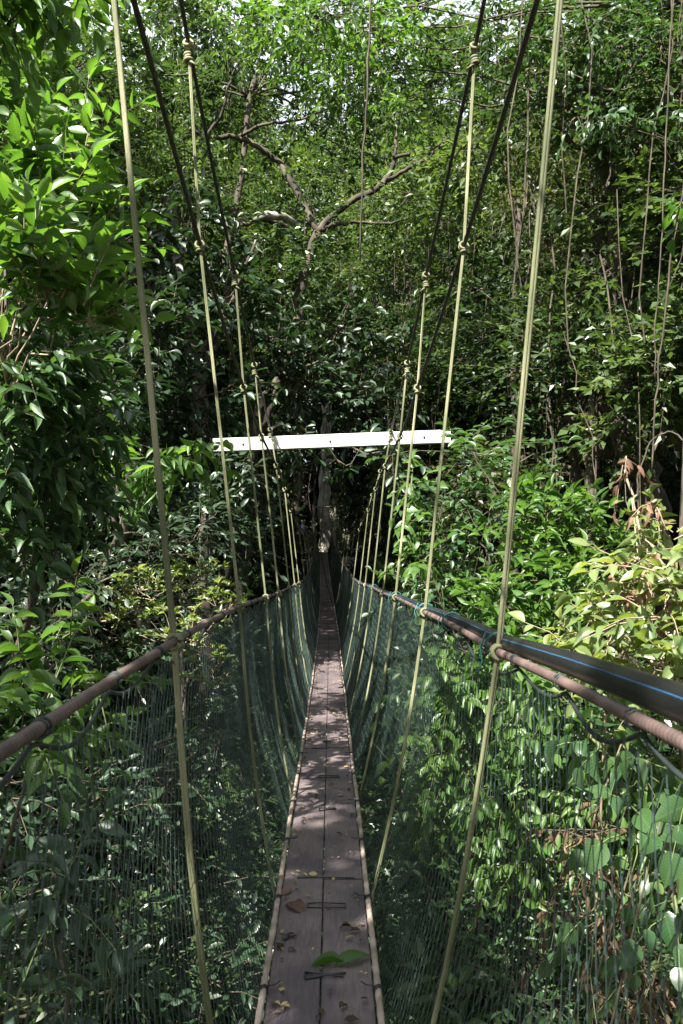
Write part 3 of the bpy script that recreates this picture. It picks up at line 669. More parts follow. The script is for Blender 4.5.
plant('lanceleaf_bush', 'rounded bush with narrow glossy leaves above the right handrail', 'bush',
      [PC(540, 520, 5.6, 50, 40, .5, 46), PC(590, 540, 5.4, 45, 40, .5, 44), PC(560, 580, 5.2, 60, 35, .5, 52), PC(500, 600, 5.6, 45, 35, .5, 36), PC(620, 590, 5.2, 40, 40, .4, 34), PC(530, 640, 5.0, 45, 25, .4, 30)],
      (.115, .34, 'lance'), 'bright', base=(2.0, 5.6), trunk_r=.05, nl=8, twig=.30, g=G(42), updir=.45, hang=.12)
plant('sunlit_hanging_shrub', 'bright sunlit shrub with drooping oval leaves behind the right netting', 'shrub',
      [PC(470, 690, 4.4, 50, 40, .3, 44), PC(520, 720, 4.2, 50, 40, .3, 44), PC(450, 750, 4.4, 45, 40, .3, 40), PC(510, 790, 4.2, 50, 35, .3, 36), PC(560, 690, 4.0, 40, 30, .3, 26), PC(430, 700, 4.9, 35, 40, .3, 30), PC(475, 655, 4.7, 50, 22, .3, 30), PC(430, 800, 4.9, 35, 30, .3, 20)],
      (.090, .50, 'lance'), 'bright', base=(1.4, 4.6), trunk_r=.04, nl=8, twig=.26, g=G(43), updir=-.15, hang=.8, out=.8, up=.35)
plant('heart_leaved_vine', 'vine with large heart shaped leaves climbing below the black pipe', 'vine',
      [PC(600, 745, 2.7, 22, 16, .12, 4), PC(640, 765, 2.6, 34, 25, .12, 6), PC(655, 830, 2.5, 30, 36, .12, 7), PC(675, 900, 2.4, 24, 40, .12, 6), PC(655, 970, 2.5, 34, 30, .12, 5), PC(690, 760, 2.3, 20, 36, .12, 4), PC(600, 900, 2.8, 30, 20, .1, 3)],
      (.095, .74, 'heart'), 'heart', base=(1.2, 2.6), trunk_r=.010, nl=4, twig=.20, g=G(44), hang=.8, up=.35, updir=0, twigm='twig_green', barkm='twig')
plant('tangled_sunlit_climber', 'tangle of pale sunlit climber leaves and bare twigs at the right edge', 'climber',
      [PC(640, 570, 3.2, 40, 30, .25, 16), PC(670, 620, 3.0, 35, 35, .25, 18), PC(610, 630, 3.3, 40, 25, .25, 16), PC(665, 540, 3.4, 30, 25, .25, 10), PC(580, 660, 3.4, 35, 16, .2, 12), PC(660, 665, 2.9, 35, 20, .2, 12), PC(690, 590, 2.9, 25, 45, .2, 12)],
      (.085, .50, 'lance'), 'pale', base=(1.7, 3.5), trunk_r=.018, nl=6, twig=.26, g=G(45), hang=.3, updir=.2, twigm='twig_pale', barkm='twig_pale')
plant('withered_creeper', 'withered creeper with curled red-brown leaves among the pale climber', 'creeper',
      [PC(625, 460, 3.4, 8, 12, .08, 3), PC(655, 500, 3.3, 14, 14, .1, 4), PC(640, 560, 3.2, 14, 20, .1, 5), PC(665, 590, 3.1, 16, 20, .1, 5), PC(612, 600, 3.3, 16, 20, .1, 4)],
      (.055, .40, 'strap'), 'red', base=(1.5, 3.6), trunk_r=.009, nl=4, twig=.16, g=G(46), hang=1.0, updir=-.1, twigm='twig_pale', barkm='twig_pale', up=.1)
plant('dry_vine_curtain', 'curtain of dry brown leaves hanging at the lower right corner', 'dry vine',
      [PC(600, 850, 3.2, 30, 40, .15, 12), PC(610, 930, 3.2, 36, 40, .15, 14), PC(660, 870, 3.1, 30, 50, .15, 14), PC(590, 990, 3.3, 30, 30, .15, 8), PC(650, 990, 3.1, 34, 34, .15, 10), PC(570, 860, 3.4, 16, 30, .1, 6)],
      (.060, .30, 'strap'), 'dry', base=(1.6, 3.4), trunk_r=.02, nl=6, twig=.30, g=G(47), hang=1.2, updir=-.6, up=.05, twigm='twig')
plant('sunlit_hanging_shrub', 'mixed green shrub with small drooping leaves low behind the dry vine', 'shrub',
      [PC(540, 860, 3.9, 45, 45, .25, 40), PC(600, 820, 3.8, 45, 45, .25, 40), PC(590, 760, 3.9, 50, 40, .25, 40), PC(650, 760, 3.6, 45, 45, .25, 36), PC(660, 850, 3.7, 40, 50, .25, 36), PC(500, 840, 4.3, 35, 25, .25, 26)],
      (.078, .46, 'lance'), 'bright', base=(1.9, 4.0), trunk_r=.03, nl=8, twig=.26, g=G(53), updir=-.1, hang=.7, up=.4)
plant('understory_shrub', 'dim green shrub low behind the right netting', 'shrub',
      [PC(430, 880, 5.0, 60, 60, .5, 50), PC(500, 900, 4.6, 60, 60, .5, 50), PC(440, 980, 4.8, 60, 60, .5, 50), PC(520, 985, 4.2, 60, 50, .4, 44), PC(570, 870, 3.9, 50, 50, .3, 30), PC(620, 960, 3.7, 60, 60, .3, 34), PC(400, 820, 6.4, 40, 50, .5, 40), PC(390, 740, 8, 30, 60, .6, 40), PC(660, 820, 3.8, 50, 60, .3, 30), PC(600, 760, 3.9, 50, 40, .3, 26)],
      (.085, .42, 'mid'), 'mid', base=(1.9, 5.0), trunk_r=.05, nl=8, twig=.32, g=G(48), hang=.3)
plant('fern_frond_plant', 'leafy sprig of narrow bright leaflets at the lower right', 'plant',
      [PC(632, 862, 2.6, 14, 8, .06, 3)], (.085, .26, 'lance'), 'bright', base=(1.3, 2.9), trunk_r=.01, nl=9, twig=.16, g=G(49), hang=.8, pinnate=True, twigm='twig_green', barkm='twig')
# sprigs reaching in from the upper right and a trunkless-looking top corner (their stems stand outside the frame)
plant('overhanging_sapling', 'thin branch of round green leaves reaching in at the upper right', 'sapling',
      [PC(600, 122, 5.2, 20, 10, .12, 7), PC(640, 122, 5.2, 26, 10, .12, 8), PC(680, 120, 5.3, 26, 14, .15, 8), PC(575, 118, 5.2, 10, 6, .08, 3)],
      (.062, .62, 'lance'), 'mid', base=(3.2, 5.6), trunk_r=.03, nl=6, twig=.16, g=G(50), hang=.5, updir=.0, trunk_top=P(720, 112, 5.4), twigm='twig')
plant('overhanging_sapling', 'single bunch of lime green leaves at the right edge high up', 'sapling',
      [PC(682, 205, 3.0, 8, 8, .06, 5)], (.06, .62, 'heart'), 'lime', base=(2.0, 3.2), trunk_r=.012, nl=4, twig=.1, g=G(51), hang=.4, trunk_top=P(705, 200, 3.05), twigm='twig_green', barkm='twig')
plant('corner_tree', 'dark leafy bough hanging into the top left corner', 'tree',
      [PC(35, -5, 2.8, 34, 16, .2, 12), PC(80, -12, 2.9, 22, 10, .2, 6), PC(0, 10, 2.8, 26, 24, .2, 10), PC(-40, 10, 2.6, 40, 50, .2, 12)],
      (.10, .42, 'lance'), 'bright', base=(-2.4, 2.2), trunk_r=.05, nl=7, twig=.16, g=G(52), hang=.35, updir=-.1, trunk_top=P(-80, -10, 2.6))

# --- middle distance: one by one
M['bark_mossy'] = noise_mat('bark_mossy', (.05, .055, .03), (.24, .21, .15), 4, .9, .6, (1, 1, .5), bdist=.03)
plant('overhanging_tree', 'sunlit bright green branches hanging into the top centre between the cables', 'tree',
      [PC(330, 15, 9, 60, 26, .7, 46), PC(385, 45, 9.4, 45, 26, .7, 36), PC(345, 80, 9.6, 40, 18, .6, 24), PC(280, 30, 9.8, 40, 24, .7, 28), PC(410, 100, 10, 30, 20, .5, 18), PC(420, 10, 9.6, 50, 22, .7, 30), PC(240, 15, 10, 40, 24, .7, 26), PC(300, 65, 10, 40, 18, .6, 20)],
      (.115, .42, 'mid'), 'bright', base=(5.6, 9.4), trunk_r=.12, nl=9, twig=.42, g=G(63), hang=.45, updir=0, trunk_top=P(770, -60, 9.4), rt=.0035)
plant('overhanging_tree', 'blue-green shaded boughs in the top right corner behind the nearest right hanger', 'tree',
      [PC(500, 20, 9, 50, 30, .7, 40), PC(600, 20, 8.6, 60, 34, .7, 46), PC(660, 50, 8.4, 50, 40, .7, 44), PC(540, 70, 9.4, 50, 26, .7, 34), PC(630, 100, 9, 50, 22, .6, 26)],
      (.10, .46, 'mid'), 'mid', base=(5.6, 8.6), trunk_r=.13, nl=9, twig=.42, g=G(64), hang=.45, updir=0, trunk_top=P(760, 0, 8.8), rt=.0035)
plant('shade_shrub', 'dark glossy shrub in the gloom between the left hangers and the netting', 'shrub',
      [PC(205, 520, 9, 36, 36, .5, 40), PC(245, 545, 10, 30, 40, .5, 40), PC(235, 475, 9.6, 36, 30, .5, 34), PC(190, 610, 8.2, 36, 40, .5, 36), PC(262, 500, 10.6, 16, 40, .3, 20), PC(225, 660, 8.6, 34, 40, .5, 30)],
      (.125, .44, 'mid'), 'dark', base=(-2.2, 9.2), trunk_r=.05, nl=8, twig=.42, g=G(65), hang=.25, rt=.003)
plant('spreading_tree', 'dark spreading tree with drooping boughs high on the right', 'tree',
      [PC(620, 60, 9.5, 70, 45, 1, 60), PC(560, 40, 10, 60, 40, 1, 50), PC(640, 150, 10, 60, 50, 1, 60), PC(540, 120, 11, 55, 45, 1, 44), PC(660, 240, 9.5, 50, 50, .9, 44), PC(600, 210, 11, 50, 40, .9, 40), PC(500, 60, 12, 50, 45, 1, 44), PC(660, 330, 9, 40, 40, .8, 34)],
      (.145, .56, 'simple'), 'far', base=(4.0, 11), trunk_r=.26, nl=10, twig=.6, g=G(60), hang=.35, trunk_top=P(620, 110, 10.5), rt=.0035)
plant('layered_tree', 'tree with flat layered sprays of small pale-lit leaves right of centre', 'tree',
      [PC(500, 330, 11, 60, 18, 1, 50), PC(560, 340, 10.5, 60, 18, 1, 50), PC(460, 360, 12, 50, 16, 1, 36), PC(610, 350, 10, 50, 18, 1, 40), PC(530, 370, 10.5, 60, 14, 1, 44), PC(570, 300, 11.5, 60, 18, 1, 44), PC(480, 290, 12, 50, 18, 1, 36), PC(650, 390, 9.5, 30, 30, .7, 24), PC(510, 410, 11, 40, 14, .8, 20)],
      (.125, .60, 'simple'), 'far', base=(3.6, 12), trunk_r=.14, nl=10, twig=.6, g=G(61), hang=.05, droop=.1, updir=0, trunk_top=P(560, 320, 11.5), rt=.0035)

plant('tall_tree', 'tall leafy tree whose crown closes the top of the picture above the cables', 'tree',
      [PC(280, 20, 15, 60, 40, 1.2, 70), PC(350, 10, 16, 60, 40, 1.2, 70), PC(410, 30, 15, 50, 40, 1.2, 60), PC(240, 60, 16, 50, 40, 1.2, 60), PC(320, 70, 16.5, 60, 35, 1.2, 60), PC(180, 20, 15, 60, 40, 1.2, 60), PC(440, 90, 16, 50, 40, 1.2, 60), PC(380, 90, 17, 50, 40, 1.2, 50), PC(130, 70, 14, 50, 40, 1, 50), PC(190, 100, 15, 50, 35, 1, 50), PC(270, 130, 16.5, 50, 30, 1, 40), PC(350, 150, 17.5, 60, 30, 1, 44)],
      (.17, .60, 'simple'), 'far', base=(-4.2, 15), trunk_r=.14, nl=10, twig=.6, g=G(62), hang=.3, trunk_top=P(260, 60, 15.5), rt=.0035)
def limb_tree(name, label, base, paths, cat='tree', barkm='bark', group=None):
    b = np.array([base[0], base[1], float(ground_z(*base))]); root = empty(name, label, cat, b, group)
    for i, (pts, r0, r1) in enumerate(paths):
        pts = np.array(pts, float); n = len(pts); t = np.linspace(0, n-1, (n-1)*6+1)
        # smooth
        q = np.stack([np.interp(t, np.arange(n), pts[:, k]) for k in range(3)], -1)
        for _ in range(3): q[1:-1] = (q[:-2]+q[1:-1]*2+q[2:])/4
        q[1:-1] += np.random.default_rng(i).normal(0, .15*r0+.004, q[1:-1].shape)
        a = Acc(); a.tube(q, np.linspace(r0, r1, len(q)), 9); a.build('trunk' if i == 0 else 'limb', M[barkm], root, origin=b)
    return root, b
# twisted, forked branches in the centre
c_base = (-2.2, 14.5)
tb = np.array([c_base[0], c_base[1], float(ground_z(*c_base))-.3])
rt_, bb = limb_tree('twisted_tree', 'old twisted tree whose bare forked limbs curve across the centre', c_base, [
    ([tb, [-1.9, 14.5, CZ-2], [-1.5, 14.3, CZ+2.0], P(292, 372, 14), P(298, 300, 14), P(318, 232, 14)], .14, .075),
    ([P(318, 232, 14), P(340, 208, 14), P(378, 188, 13.8), P(392, 172, 13.8), P(396, 148, 13.8), P(398, 100, 14)], .070, .02),
    ([P(380, 186, 13.8), P(405, 170, 13.6), P(428, 158, 13.5), P(446, 142, 13.4)], .042, .018),
    ([P(394, 158, 13.8), P(412, 152, 13.6), P(436, 148, 13.5), P(458, 130, 13.5), P(470, 118, 13.5)], .034, .012),
    ([P(318, 232, 14), P(330, 225, 14), P(352, 222, 14.2), P(388, 224, 14.4), P(408, 218, 14.4)], .045, .015),
    ([P(300, 240, 14), P(285, 225, 13.6), P(262, 218, 13.2), P(240, 226, 13)], .07, .03),
    ([P(318, 232, 14), P(280, 160, 14.4), P(240, 136, 14.4), P(205, 140, 14.2), P(190, 128, 14)], .06, .03),
    ([P(240, 136, 14.4), P(262, 124, 14), P(300, 120, 14), P(330, 108, 14)], .035, .012),
    ([P(205, 140, 14.2), P(224, 110, 14), P(228, 85, 14), P(240, 60, 14)], .035, .012)])
lv = Acc(); tw = Acc(); g = G(70)
for (px_, py_, Z_, rx_, ry_, n_) in [(330, 100, 14, 60, 20, 50), (240, 60, 14, 50, 25, 50), (400, 95, 14, 40, 25, 40), (470, 110, 13.5, 30, 20, 26), (190, 125, 14, 30, 20, 26), (300, 60, 14, 50, 25, 46), (360, 40, 14, 60, 30, 60), (350, 270, 15, 70, 30, 60), (300, 280, 13, 36, 30, 46), (270, 230, 13.2, 26, 26, 26), (330, 240, 13.2, 22, 20, 14), (370, 205, 13.2, 24, 14, 12), (290, 180, 13.8, 40, 24, 30), (420, 180, 13.2, 24, 16, 14), (420, 230, 15, 40, 30, 36)]:
    c = P(px_, py_, Z_); u = rdir(n_, g); S = c+u*g.random((n_, 1))**.4*np.array([rx_*Z_/800, .9, ry_*Z_/800]); D = u+g.normal(size=(n_, 3))*.5
    twigs_with_leaves(lv, tw, S, D, .5*g.uniform(.6, 1.2, n_), 9, (.13, .56, 'simple'), g, rt=.0035)
tw.build('branches', M['twig'], rt_, origin=bb); lv.build('crown', M['far'], rt_, origin=bb, smooth=False)
# mossy pale stub on the twisted tree
a = Acc(); a.tube([P(255, 220, 12.95), P(266, 215, 13), P(284, 217, 13.2), P(298, 226, 13.5)], [.04, .065, .07, .06], 10); a.build('mossy_limb', M['bark_pale'], rt_, origin=bb)

for i, (nm, lab, pts, r0, r1, mt) in enumerate([
    ('gnarled_tree', 'stout dark trunk climbing along the right edge behind the lianas', [(672, 640, 11), (650, 540, 11), (640, 460, 11), (622, 400, 11), (612, 300, 11.2), (608, 200, 11.4)], .30, .14, 'bark'),
    ('slim_tree', 'slim trunk with sunlit peeling bark standing in the dark right of the hangers', [(592, 640, 14), (590, 520, 14), (589, 460, 14), (588, 380, 14), (586, 250, 14.2)], .10, .07, 'bark_mossy'),
    ('slim_tree', 'thin mossy trunk just right of the beam in the gloom', [(515, 640, 15), (513, 480, 15), (514, 400, 15), (518, 200, 15)], .08, .05, 'bark'),
    ('gnarled_tree', 'dark leaning trunk in the gloom left of the cables', [(205, 700, 13), (207, 560, 13), (203, 470, 13), (196, 360, 13), (170, 200, 13)], .17, .10, 'bark'),
    ('gnarled_tree', 'crooked dark trunk at the right side of the gloom', [(660, 660, 14), (640, 520, 14), (655, 440, 14), (680, 380, 14.4)], .22, .12, 'bark')]):
    w = [P(*q) for q in pts]; gz = float(ground_z(w[0][0], w[0][1])); w = [np.array([w[0][0], w[0][1], gz-.3])]+w
    paths = [(w, r0, r1)]
    if nm == 'gnarled_tree':
        paths += [([w[3], P(pts[2][0]-40, pts[2][1]-10, pts[2][2]-.4), P(pts[2][0]-75, pts[2][1]-45, pts[2][2]-.6)], r0*.4, r0*.15), ([w[4], P(pts[3][0]+30, pts[3][1]-40, pts[3][2]), P(pts[3][0]+60, pts[3][1]-120, pts[3][2])], r0*.4, r0*.15)]
    o_, b_ = limb_tree(nm, lab, (w[0][0], w[0][1]), paths, barkm=mt)
    g = G(300+i); lv = Acc(); tw = Acc(); n_ = 90; top = w[-1]
    u = rdir(n_, g); S = top+u*g.random((n_, 1))**.4*np.array([1.3, 1.2, 1.3]); twigs_with_leaves(lv, tw, S, u+g.normal(size=(n_, 3))*.5, .55, 10, (.11, .45, 'simple'), g, rt=.0035)
    tw.build('branches', M['twig'], o_, origin=b_); lv.build('crown', M['far'], o_, origin=b_, smooth=False)

# tree carrying the platform
w = [[-.86, 43.0, float(ground_z(-.86, 43))-.3], [-.86, 43.0, PZ], [-.92, 43.1, PZ+3], [-.8, 43.2, PZ+8], [-.4, 43.4, PZ+14]]
o_, b_ = limb_tree('platform_tree', 'pale barked tree trunk rising through the platform at the end of the bridge', (w[0][0], w[0][1]), [(w, .42, .22)], barkm='bark_pale')
g = G(333); lv = Acc(); tw = Acc(); n_ = 300; u = rdir(n_, g); S = np.array(w[-1])+u*g.random((n_, 1))**.4*np.array([4, 4, 3.5]); twigs_with_leaves(lv, tw, S, u, 1.0, 12, (.2, .45, 'simple'), g, rt=.012)
tw.build('branches', M['twig'], o_, origin=b_); lv.build('crown', M['far'], o_, origin=b_, smooth=False)

# bird's nest fern on the right trunk
fr = empty('nest_fern', "bird's nest fern with upright strap fronds perched on the dark right trunk", 'fern', P(622, 310, 10.8))
g = G(77); n_ = 26; th = g.uniform(0, 2*np.pi, n_); D = np.stack([np.cos(th), np.sin(th), g.uniform(.5, 1.6, n_)], -1); lv = Acc()
put_leaves(lv, np.repeat(np.array(fr.location)[None], n_, 0), D, np.stack([-np.cos(th), -np.sin(th), 0*th+.6], -1), g.uniform(.4, .65, n_), .16, 'strap', g)
lv.build('fronds', M['bright'], fr, origin=np.array(fr.location))

# ---- prototypes for the forest behind
def proto_tree(seed, H, h0, Rc, nclump, ntw, leaf, mat, trunk_r, name='forest_tree', hang=.2, drape=0, twigL=.7, barkm='bark'):
    g = G(seed); cl = []
    for i in range(nclump):
        th = g.uniform(0, 2*np.pi); h = h0+(H-h0)*(i+.5)/nclump; rr = Rc*math.sqrt(g.random())*(.55+.45*math.sin(math.pi*min(1, (h-h0+.8)/(H-h0+.8))))
        s = g.uniform(.75, 1.25)
        cl.append(((rr*math.cos(th), rr*math.sin(th), h), (Rc*.42*s, Rc*.42*s, Rc*.28*s), int(ntw*s)))
    o = plant(name, 'x', 'tree', cl, leaf, mat, base=(0, 0), trunk_r=trunk_r, nl=11, twig=twigL, g=g, hang=hang, trunk_top=(g.uniform(-.4, .4), g.uniform(-.4, .4), H*.92), local=True, rt=.004, barkm=barkm, stem_wob=.03)
    if drape:
        a = Acc(); lv = Acc(); tw = Acc()
        for i in range(drape):
            th = g.uniform(0, 2*np.pi); rr = Rc*math.sqrt(g.random()); h = g.uniform(h0+1, H*.9); L = g.uniform(1.0, max(1.1, min(6, h-.3)))
            p = curve_path((rr*math.cos(th), rr*math.sin(th), h), (rr*math.cos(th)+g.normal(0, .25), rr*math.sin(th)+g.normal(0, .25), h-L), 9, .05, g=g)
            a.tube(p, g.uniform(.006, .016), 3, cap=False)
            if i % 2 == 0:
                n_ = int(L*12); t = g.random(n_); q = np.stack([np.interp(t, np.linspace(0, 1, 9), p[:, k]) for k in range(3)], -1)
                d = rdir(n_, g); d[:, 2] -= .6; put_leaves(lv, q, d, rdir(n_, g)+[0, 0, .4], g.uniform(.05, .10, n_), .5, 'simple', g)
        a.build('hanging_stems', M['liana'], o); 
        if lv.n: lv.build('climber_leaves', M['far2'], o, smooth=False)
    return o
protos = {
 'A': proto_tree(501, 17, 2.0, 3.0, 38, 66, (.19, .58, 'simple'), 'far', .22),
 'B': proto_tree(502, 15, 1.0, 2.6, 36, 60, (.17, .52, 'simple'), 'far2', .18, drape=150, hang=.4),
 'C': proto_tree(503, 20, 9.0, 3.6, 36, 72, (.19, .56, 'simple'), 'far_light', .26, drape=110),
 'D': proto_tree(504, 12, .5, 2.2, 30, 60, (.19, .52, 'simple'), 'dark', .12, drape=20),
}
bush = proto_tree(510, 3.8, .3, 1.5, 16, 60, (.12, .55, 'simple'), 'far', .05, name='forest_bush', twigL=.5)
bush2 = proto_tree(511, 3.2, .2, 1.4, 12, 40, (.14, .40, 'mid'), 'dark', .05, name='forest_bush', twigL=.5)
bush['category'] = bush2['category'] = 'bush'
kinds = {'A': 'broad green forest tree behind the bridge, crown of fine leaves from low down', 'B': 'olive forest tree draped with climbers and hanging stems behind the bridge', 'C': 'tall forest tree with a high crown and long hanging stems', 'D': 'low bushy forest tree beyond the bridge, leafy to the ground'}
usedp = set()
def where(x, y):
    px = 341.5+800*x/max(y, .5)
    if y < 2: return 'added behind the camera to block skylight, ' + ('to the left' if x < 0 else 'to the right')
    if px < -40 or px > 720: return 'just outside the ' + ('left' if px < 0 else 'right') + ' edge'
    side = 'at the far left edge' if px < 90 else 'left of the left cables' if px < 205 else 'between the left cables and the bridge' if px < 300 else 'straight above the far bridge end' if px < 360 else 'between the bridge and the right cables' if px < 455 else 'right of the right cables' if px < 580 else 'at the far right edge'
    dep = 'nearest row' if y < 19.5 else 'second row' if y < 26 else 'third row' if y < 34 else 'fourth row' if y < 48 else 'farthest row'
    return side + ', ' + dep
short = {'A': 'broad fine-leaved tree', 'B': 'olive climber-draped tree', 'C': 'tall high-crowned tree', 'D': 'low bushy tree leafy to the ground'}
def put_proto(k, x, y, s=1.0, rz=0.0):
    src = protos[k]; loc = (x, y, float(ground_z(x, y))-.1)
    if k in usedp: return dup(src, loc, rz, s, short[k]+' '+where(x, y), {'A': 'broad forest trees', 'B': 'climber draped forest trees', 'C': 'tall high crowned forest trees', 'D': 'low bushy forest trees'}[k])
    usedp.add(k); src.location = loc; src.rotation_euler = (0, 0, rz); src.scale = (s, s, s); src['label'] = short[k]+' '+where(x, y)
    src['group'] = {'A': 'broad forest trees', 'B': 'climber draped forest trees', 'C': 'tall high crowned forest trees', 'D': 'low bushy forest trees'}[k]
    return src
spots = [('B', -5.2, 15, .9), ('D', -3.6, 17.5, .95), ('A', -8.6, 17, .9), ('B', 5.2, 16.5, .95), ('D', 3.4, 18.5, 1.0), ('A', 8.8, 17, .95), ('D', 6.6, 13.4, .8), ('D', -6.6, 12.5, .8),
         ('C', -3.4, 20, .85), ('C', 3.2, 21, .85), ('A', -5.5, 18.5, 1.0), ('A', 5.6, 19.5, 1.0), ('C', -6.5, 26, 1.1), ('C', 6.0, 27, 1.1), ('A', -6.5, 22.5, 1), ('B', 6.4, 23, 1), ('B', -10.5, 24, 1.05), ('A', 10.8, 24, 1.05), ('C', -4.0, 28, 1.05), ('C', 3.6, 30, 1.05),
         ('B', -7.5, 30, 1.1), ('A', 8.2, 31, 1.1), ('A', -12.5, 32, 1.2), ('B', 13.2, 32, 1.2), ('C', -4.2, 35, 1.15), ('C', 3.2, 36, 1.15), ('C', -2.8, 45, 1.3), ('C', 2.4, 45, 1.3), ('D', -5.4, 35, 1.1), ('D', 4.4, 36, 1.1),
         ('A', -9.5, 40, 1.2), ('B', 9.5, 41, 1.2), ('B', -1.5, 49, 1.25), ('A', 2.6, 50, 1.25), ('A', -5.5, 50, 1.3), ('B', 7, 51, 1.3), ('A', -16, 44, 1.3), ('A', 16, 46, 1.3), ('B', -11.5, 54, 1.5), ('A', 12.5, 56, 1.5),
         ('A', 0, 60, 1.6), ('B', -6.5, 63, 1.7), ('A', 7, 64, 1.7), ('D', -1.0, 47.5, 1.1), ('D', 1.8, 46.5, 1.0), ('D', -3.6, 46.5, 1.0), ('B', -22, 60, 1.8), ('B', 23, 62, 1.8), ('A', -14, 68, 1.8), ('A', 15, 70, 1.8)]
spots += [('C', 6.5, 3.5, .95), ('C', 7.5, -3, 1.0), ('C', 2.5, -9, .95), ('C', -12, 0.5, 1.0), ('A', 9.5, 8.5, 1.0), ('C', -7.4, 9.5, .85), ('B', -10, 12, .9), ('A', -10.5, 7, 1.0), ('C', 4.6, 10.5, .85), ('A', 11, -10, 1.1), ('A', -14, 3, 1.1)]  # mostly unseen trees added round the camera to block sky light
g = G(88)
for k, x, y, s in spots: put_proto(k, x, y, s, g.uniform(0, 6.28))
# understory bushes
g = G(89); nb = 0
bl = {0: ('small leaved bush on the forest floor below the bridge', 'fine leaved understory bushes'), 1: ('broad leaved dark bush on the forest floor below the bridge', 'broad leaved understory bushes')}
first = [True, True]
for y in np.arange(3.5, 46, 2.1):
    hw = .5*y+2.2
    for x in np.arange(-hw, hw+.1, 2.1):
        xx = x+g.uniform(-.5, .5); yy = y+g.uniform(-.5, .5)
        gz = float(ground_z(xx, yy)); corr = abs(xx-float(cx_deck(yy))) < 2.4
        if y > 26 and abs(xx) > .3*y: continue
        s = g.uniform(.95, 1.45)
        lim = (float(z_deck(yy))+CZ-.5-gz)/4.4
        if corr: s = min(s, lim)
        if s < .35: continue
        px = 341.5+800*xx/yy
        wl = ('low at the left edge' if px < 90 else 'low left of the bridge' if px < 250 else 'directly below the bridge' if px < 400 else 'low right of the bridge' if px < 590 else 'low at the right edge') + ', ' + ('closest to the camera' if yy < 6 else 'near' if yy < 11 else 'in the middle distance' if yy < 18 else 'far off' if yy < 28 else 'farthest away')
        i = int(g.random() < .35); src = (bush, bush2)[i]
        if first[i]:
            first[i] = False; src.location = (xx, yy, gz-.1); src.scale = (s, s, s); src['label'] = ('small leaved bush ', 'broad leaved dark bush ')[i]+wl; src['group'] = bl[i][1]
        else: dup(src, (xx, yy, gz-.1), g.uniform(0, 6.28), s, ('small leaved bush ', 'broad leaved dark bush ')[i]+wl, bl[i][1])

# lianas hanging in the background
g = G(90)
def liana(px, y_top, y_bot, Z, r, lab, group=None, kink=.03, leaves=0, mat='liana', name='liana', pts=None):
    p = np.array([P(*q) for q in pts]) if pts is not None else curve_path(P(px, y_top, Z), P(px+g.uniform(-14, 14), y_bot, Z), 12, kink, g=g)
    if pts is not None:
        n = len(p); t = np.linspace(0, n-1, (n-1)*5+1); p = np.stack([np.interp(t, np.arange(n), p[:, k]) for k in range(3)], -1)
        for _ in range(3): p[1:-1] = (p[:-2]+p[1:-1]*2+p[2:])/4
        p[1:-1] += g.normal(0, r*.6, p[1:-1].shape)
    a = Acc(); a.tube(p, np.linspace(r, r*.75, len(p)), 5)
    if leaves:
        root = empty(name, lab, 'liana', p[-1], group); a.build('stem', M[mat], root, origin=p[-1])
        lv = Acc(); t = g.random(leaves); q = np.stack([np.interp(t, np.linspace(0, 1, len(p)), p[:, k]) for k in range(3)], -1); d = rdir(leaves, g); d[:, 2] -= .5
        put_leaves(lv, q, d, rdir(leaves, g)+[0, 0, .5], g.uniform(.06, .11, leaves), .5, 'mid', g); lv.build('leaves', M['mid'], root, origin=p[-1]); return root
    o = a.build(name, M[mat], None, origin=p[0]); o.location = tuple(float(q) for q in p[0]); tag(o, lab, 'liana', group); return o
liana(0, 0, 0, 0, .006, 'pale thin liana hanging nearest the right edge, long and slightly slanted', pts=[(712, -40, 4.2), (690, 150, 4.2), (672, 250, 4.2), (662, 330, 4.2), (655, 400, 4.2), (652, 470, 4.2)], mat='liana')
liana(0, 0, 0, 0, .005, 'second pale liana hanging close left of the right edge', pts=[(676, -40, 4.6), (668, 80, 4.6), (664, 180, 4.6), (661, 260, 4.6), (655, 320, 4.6), (655, 380, 4.6)], mat='liana')
liana(0, 0, 0, 0, .0045, 'curling brown tendril stem rising from the right climber', pts=[(640, 620, 3.5), (632, 560, 3.5), (640, 510, 3.5), (636, 480, 3.5), (650, 440, 3.5), (668, 430, 3.5), (690, 445, 3.4)], mat='liana')
liana(0, 0, 0, 0, .007, 'bare stem looping out of the pale climber beside the pipe', pts=[(600, 640, 3.4), (597, 605, 3.4), (610, 590, 3.4), (640, 600, 3.3), (665, 640, 3.2)], mat='twig_pale')
liana(0, 0, 0, 0, .007, 'slanting bare reddish stem at the right edge above the pipe', pts=[(683, 600, 3.1), (660, 560, 3.2), (640, 530, 3.3), (625, 470, 3.4)], mat='twig_pale')
liana(0, 0, 0, 0, .012, 'long dark slack liana hanging high in front of the centre', pts=[(372, -20, 8), (368, 60, 8), (363, 150, 8), (360, 260, 8)], mat='bark')
liana(0, 0, 0, 0, .055, 'pale lichened bough slanting down at the upper right', pts=[(530, 98, 12), (560, 118, 12), (590, 135, 12), (618, 148, 12), (650, 175, 12)], mat='bark_pale')
for i in range(34):
    px_ = g.uniform(150, 640); Z = g.uniform(14, 20); yt = g.uniform(-40, 60); yb = yt+g.uniform(160, 420)
    if 300 < px_ < 350 and yb > 430: yb = 420
    liana(px_, yt, yb, Z, g.uniform(.004, .010), 'thin grey-brown liana hanging in the shade beyond the bridge', 'background lianas')

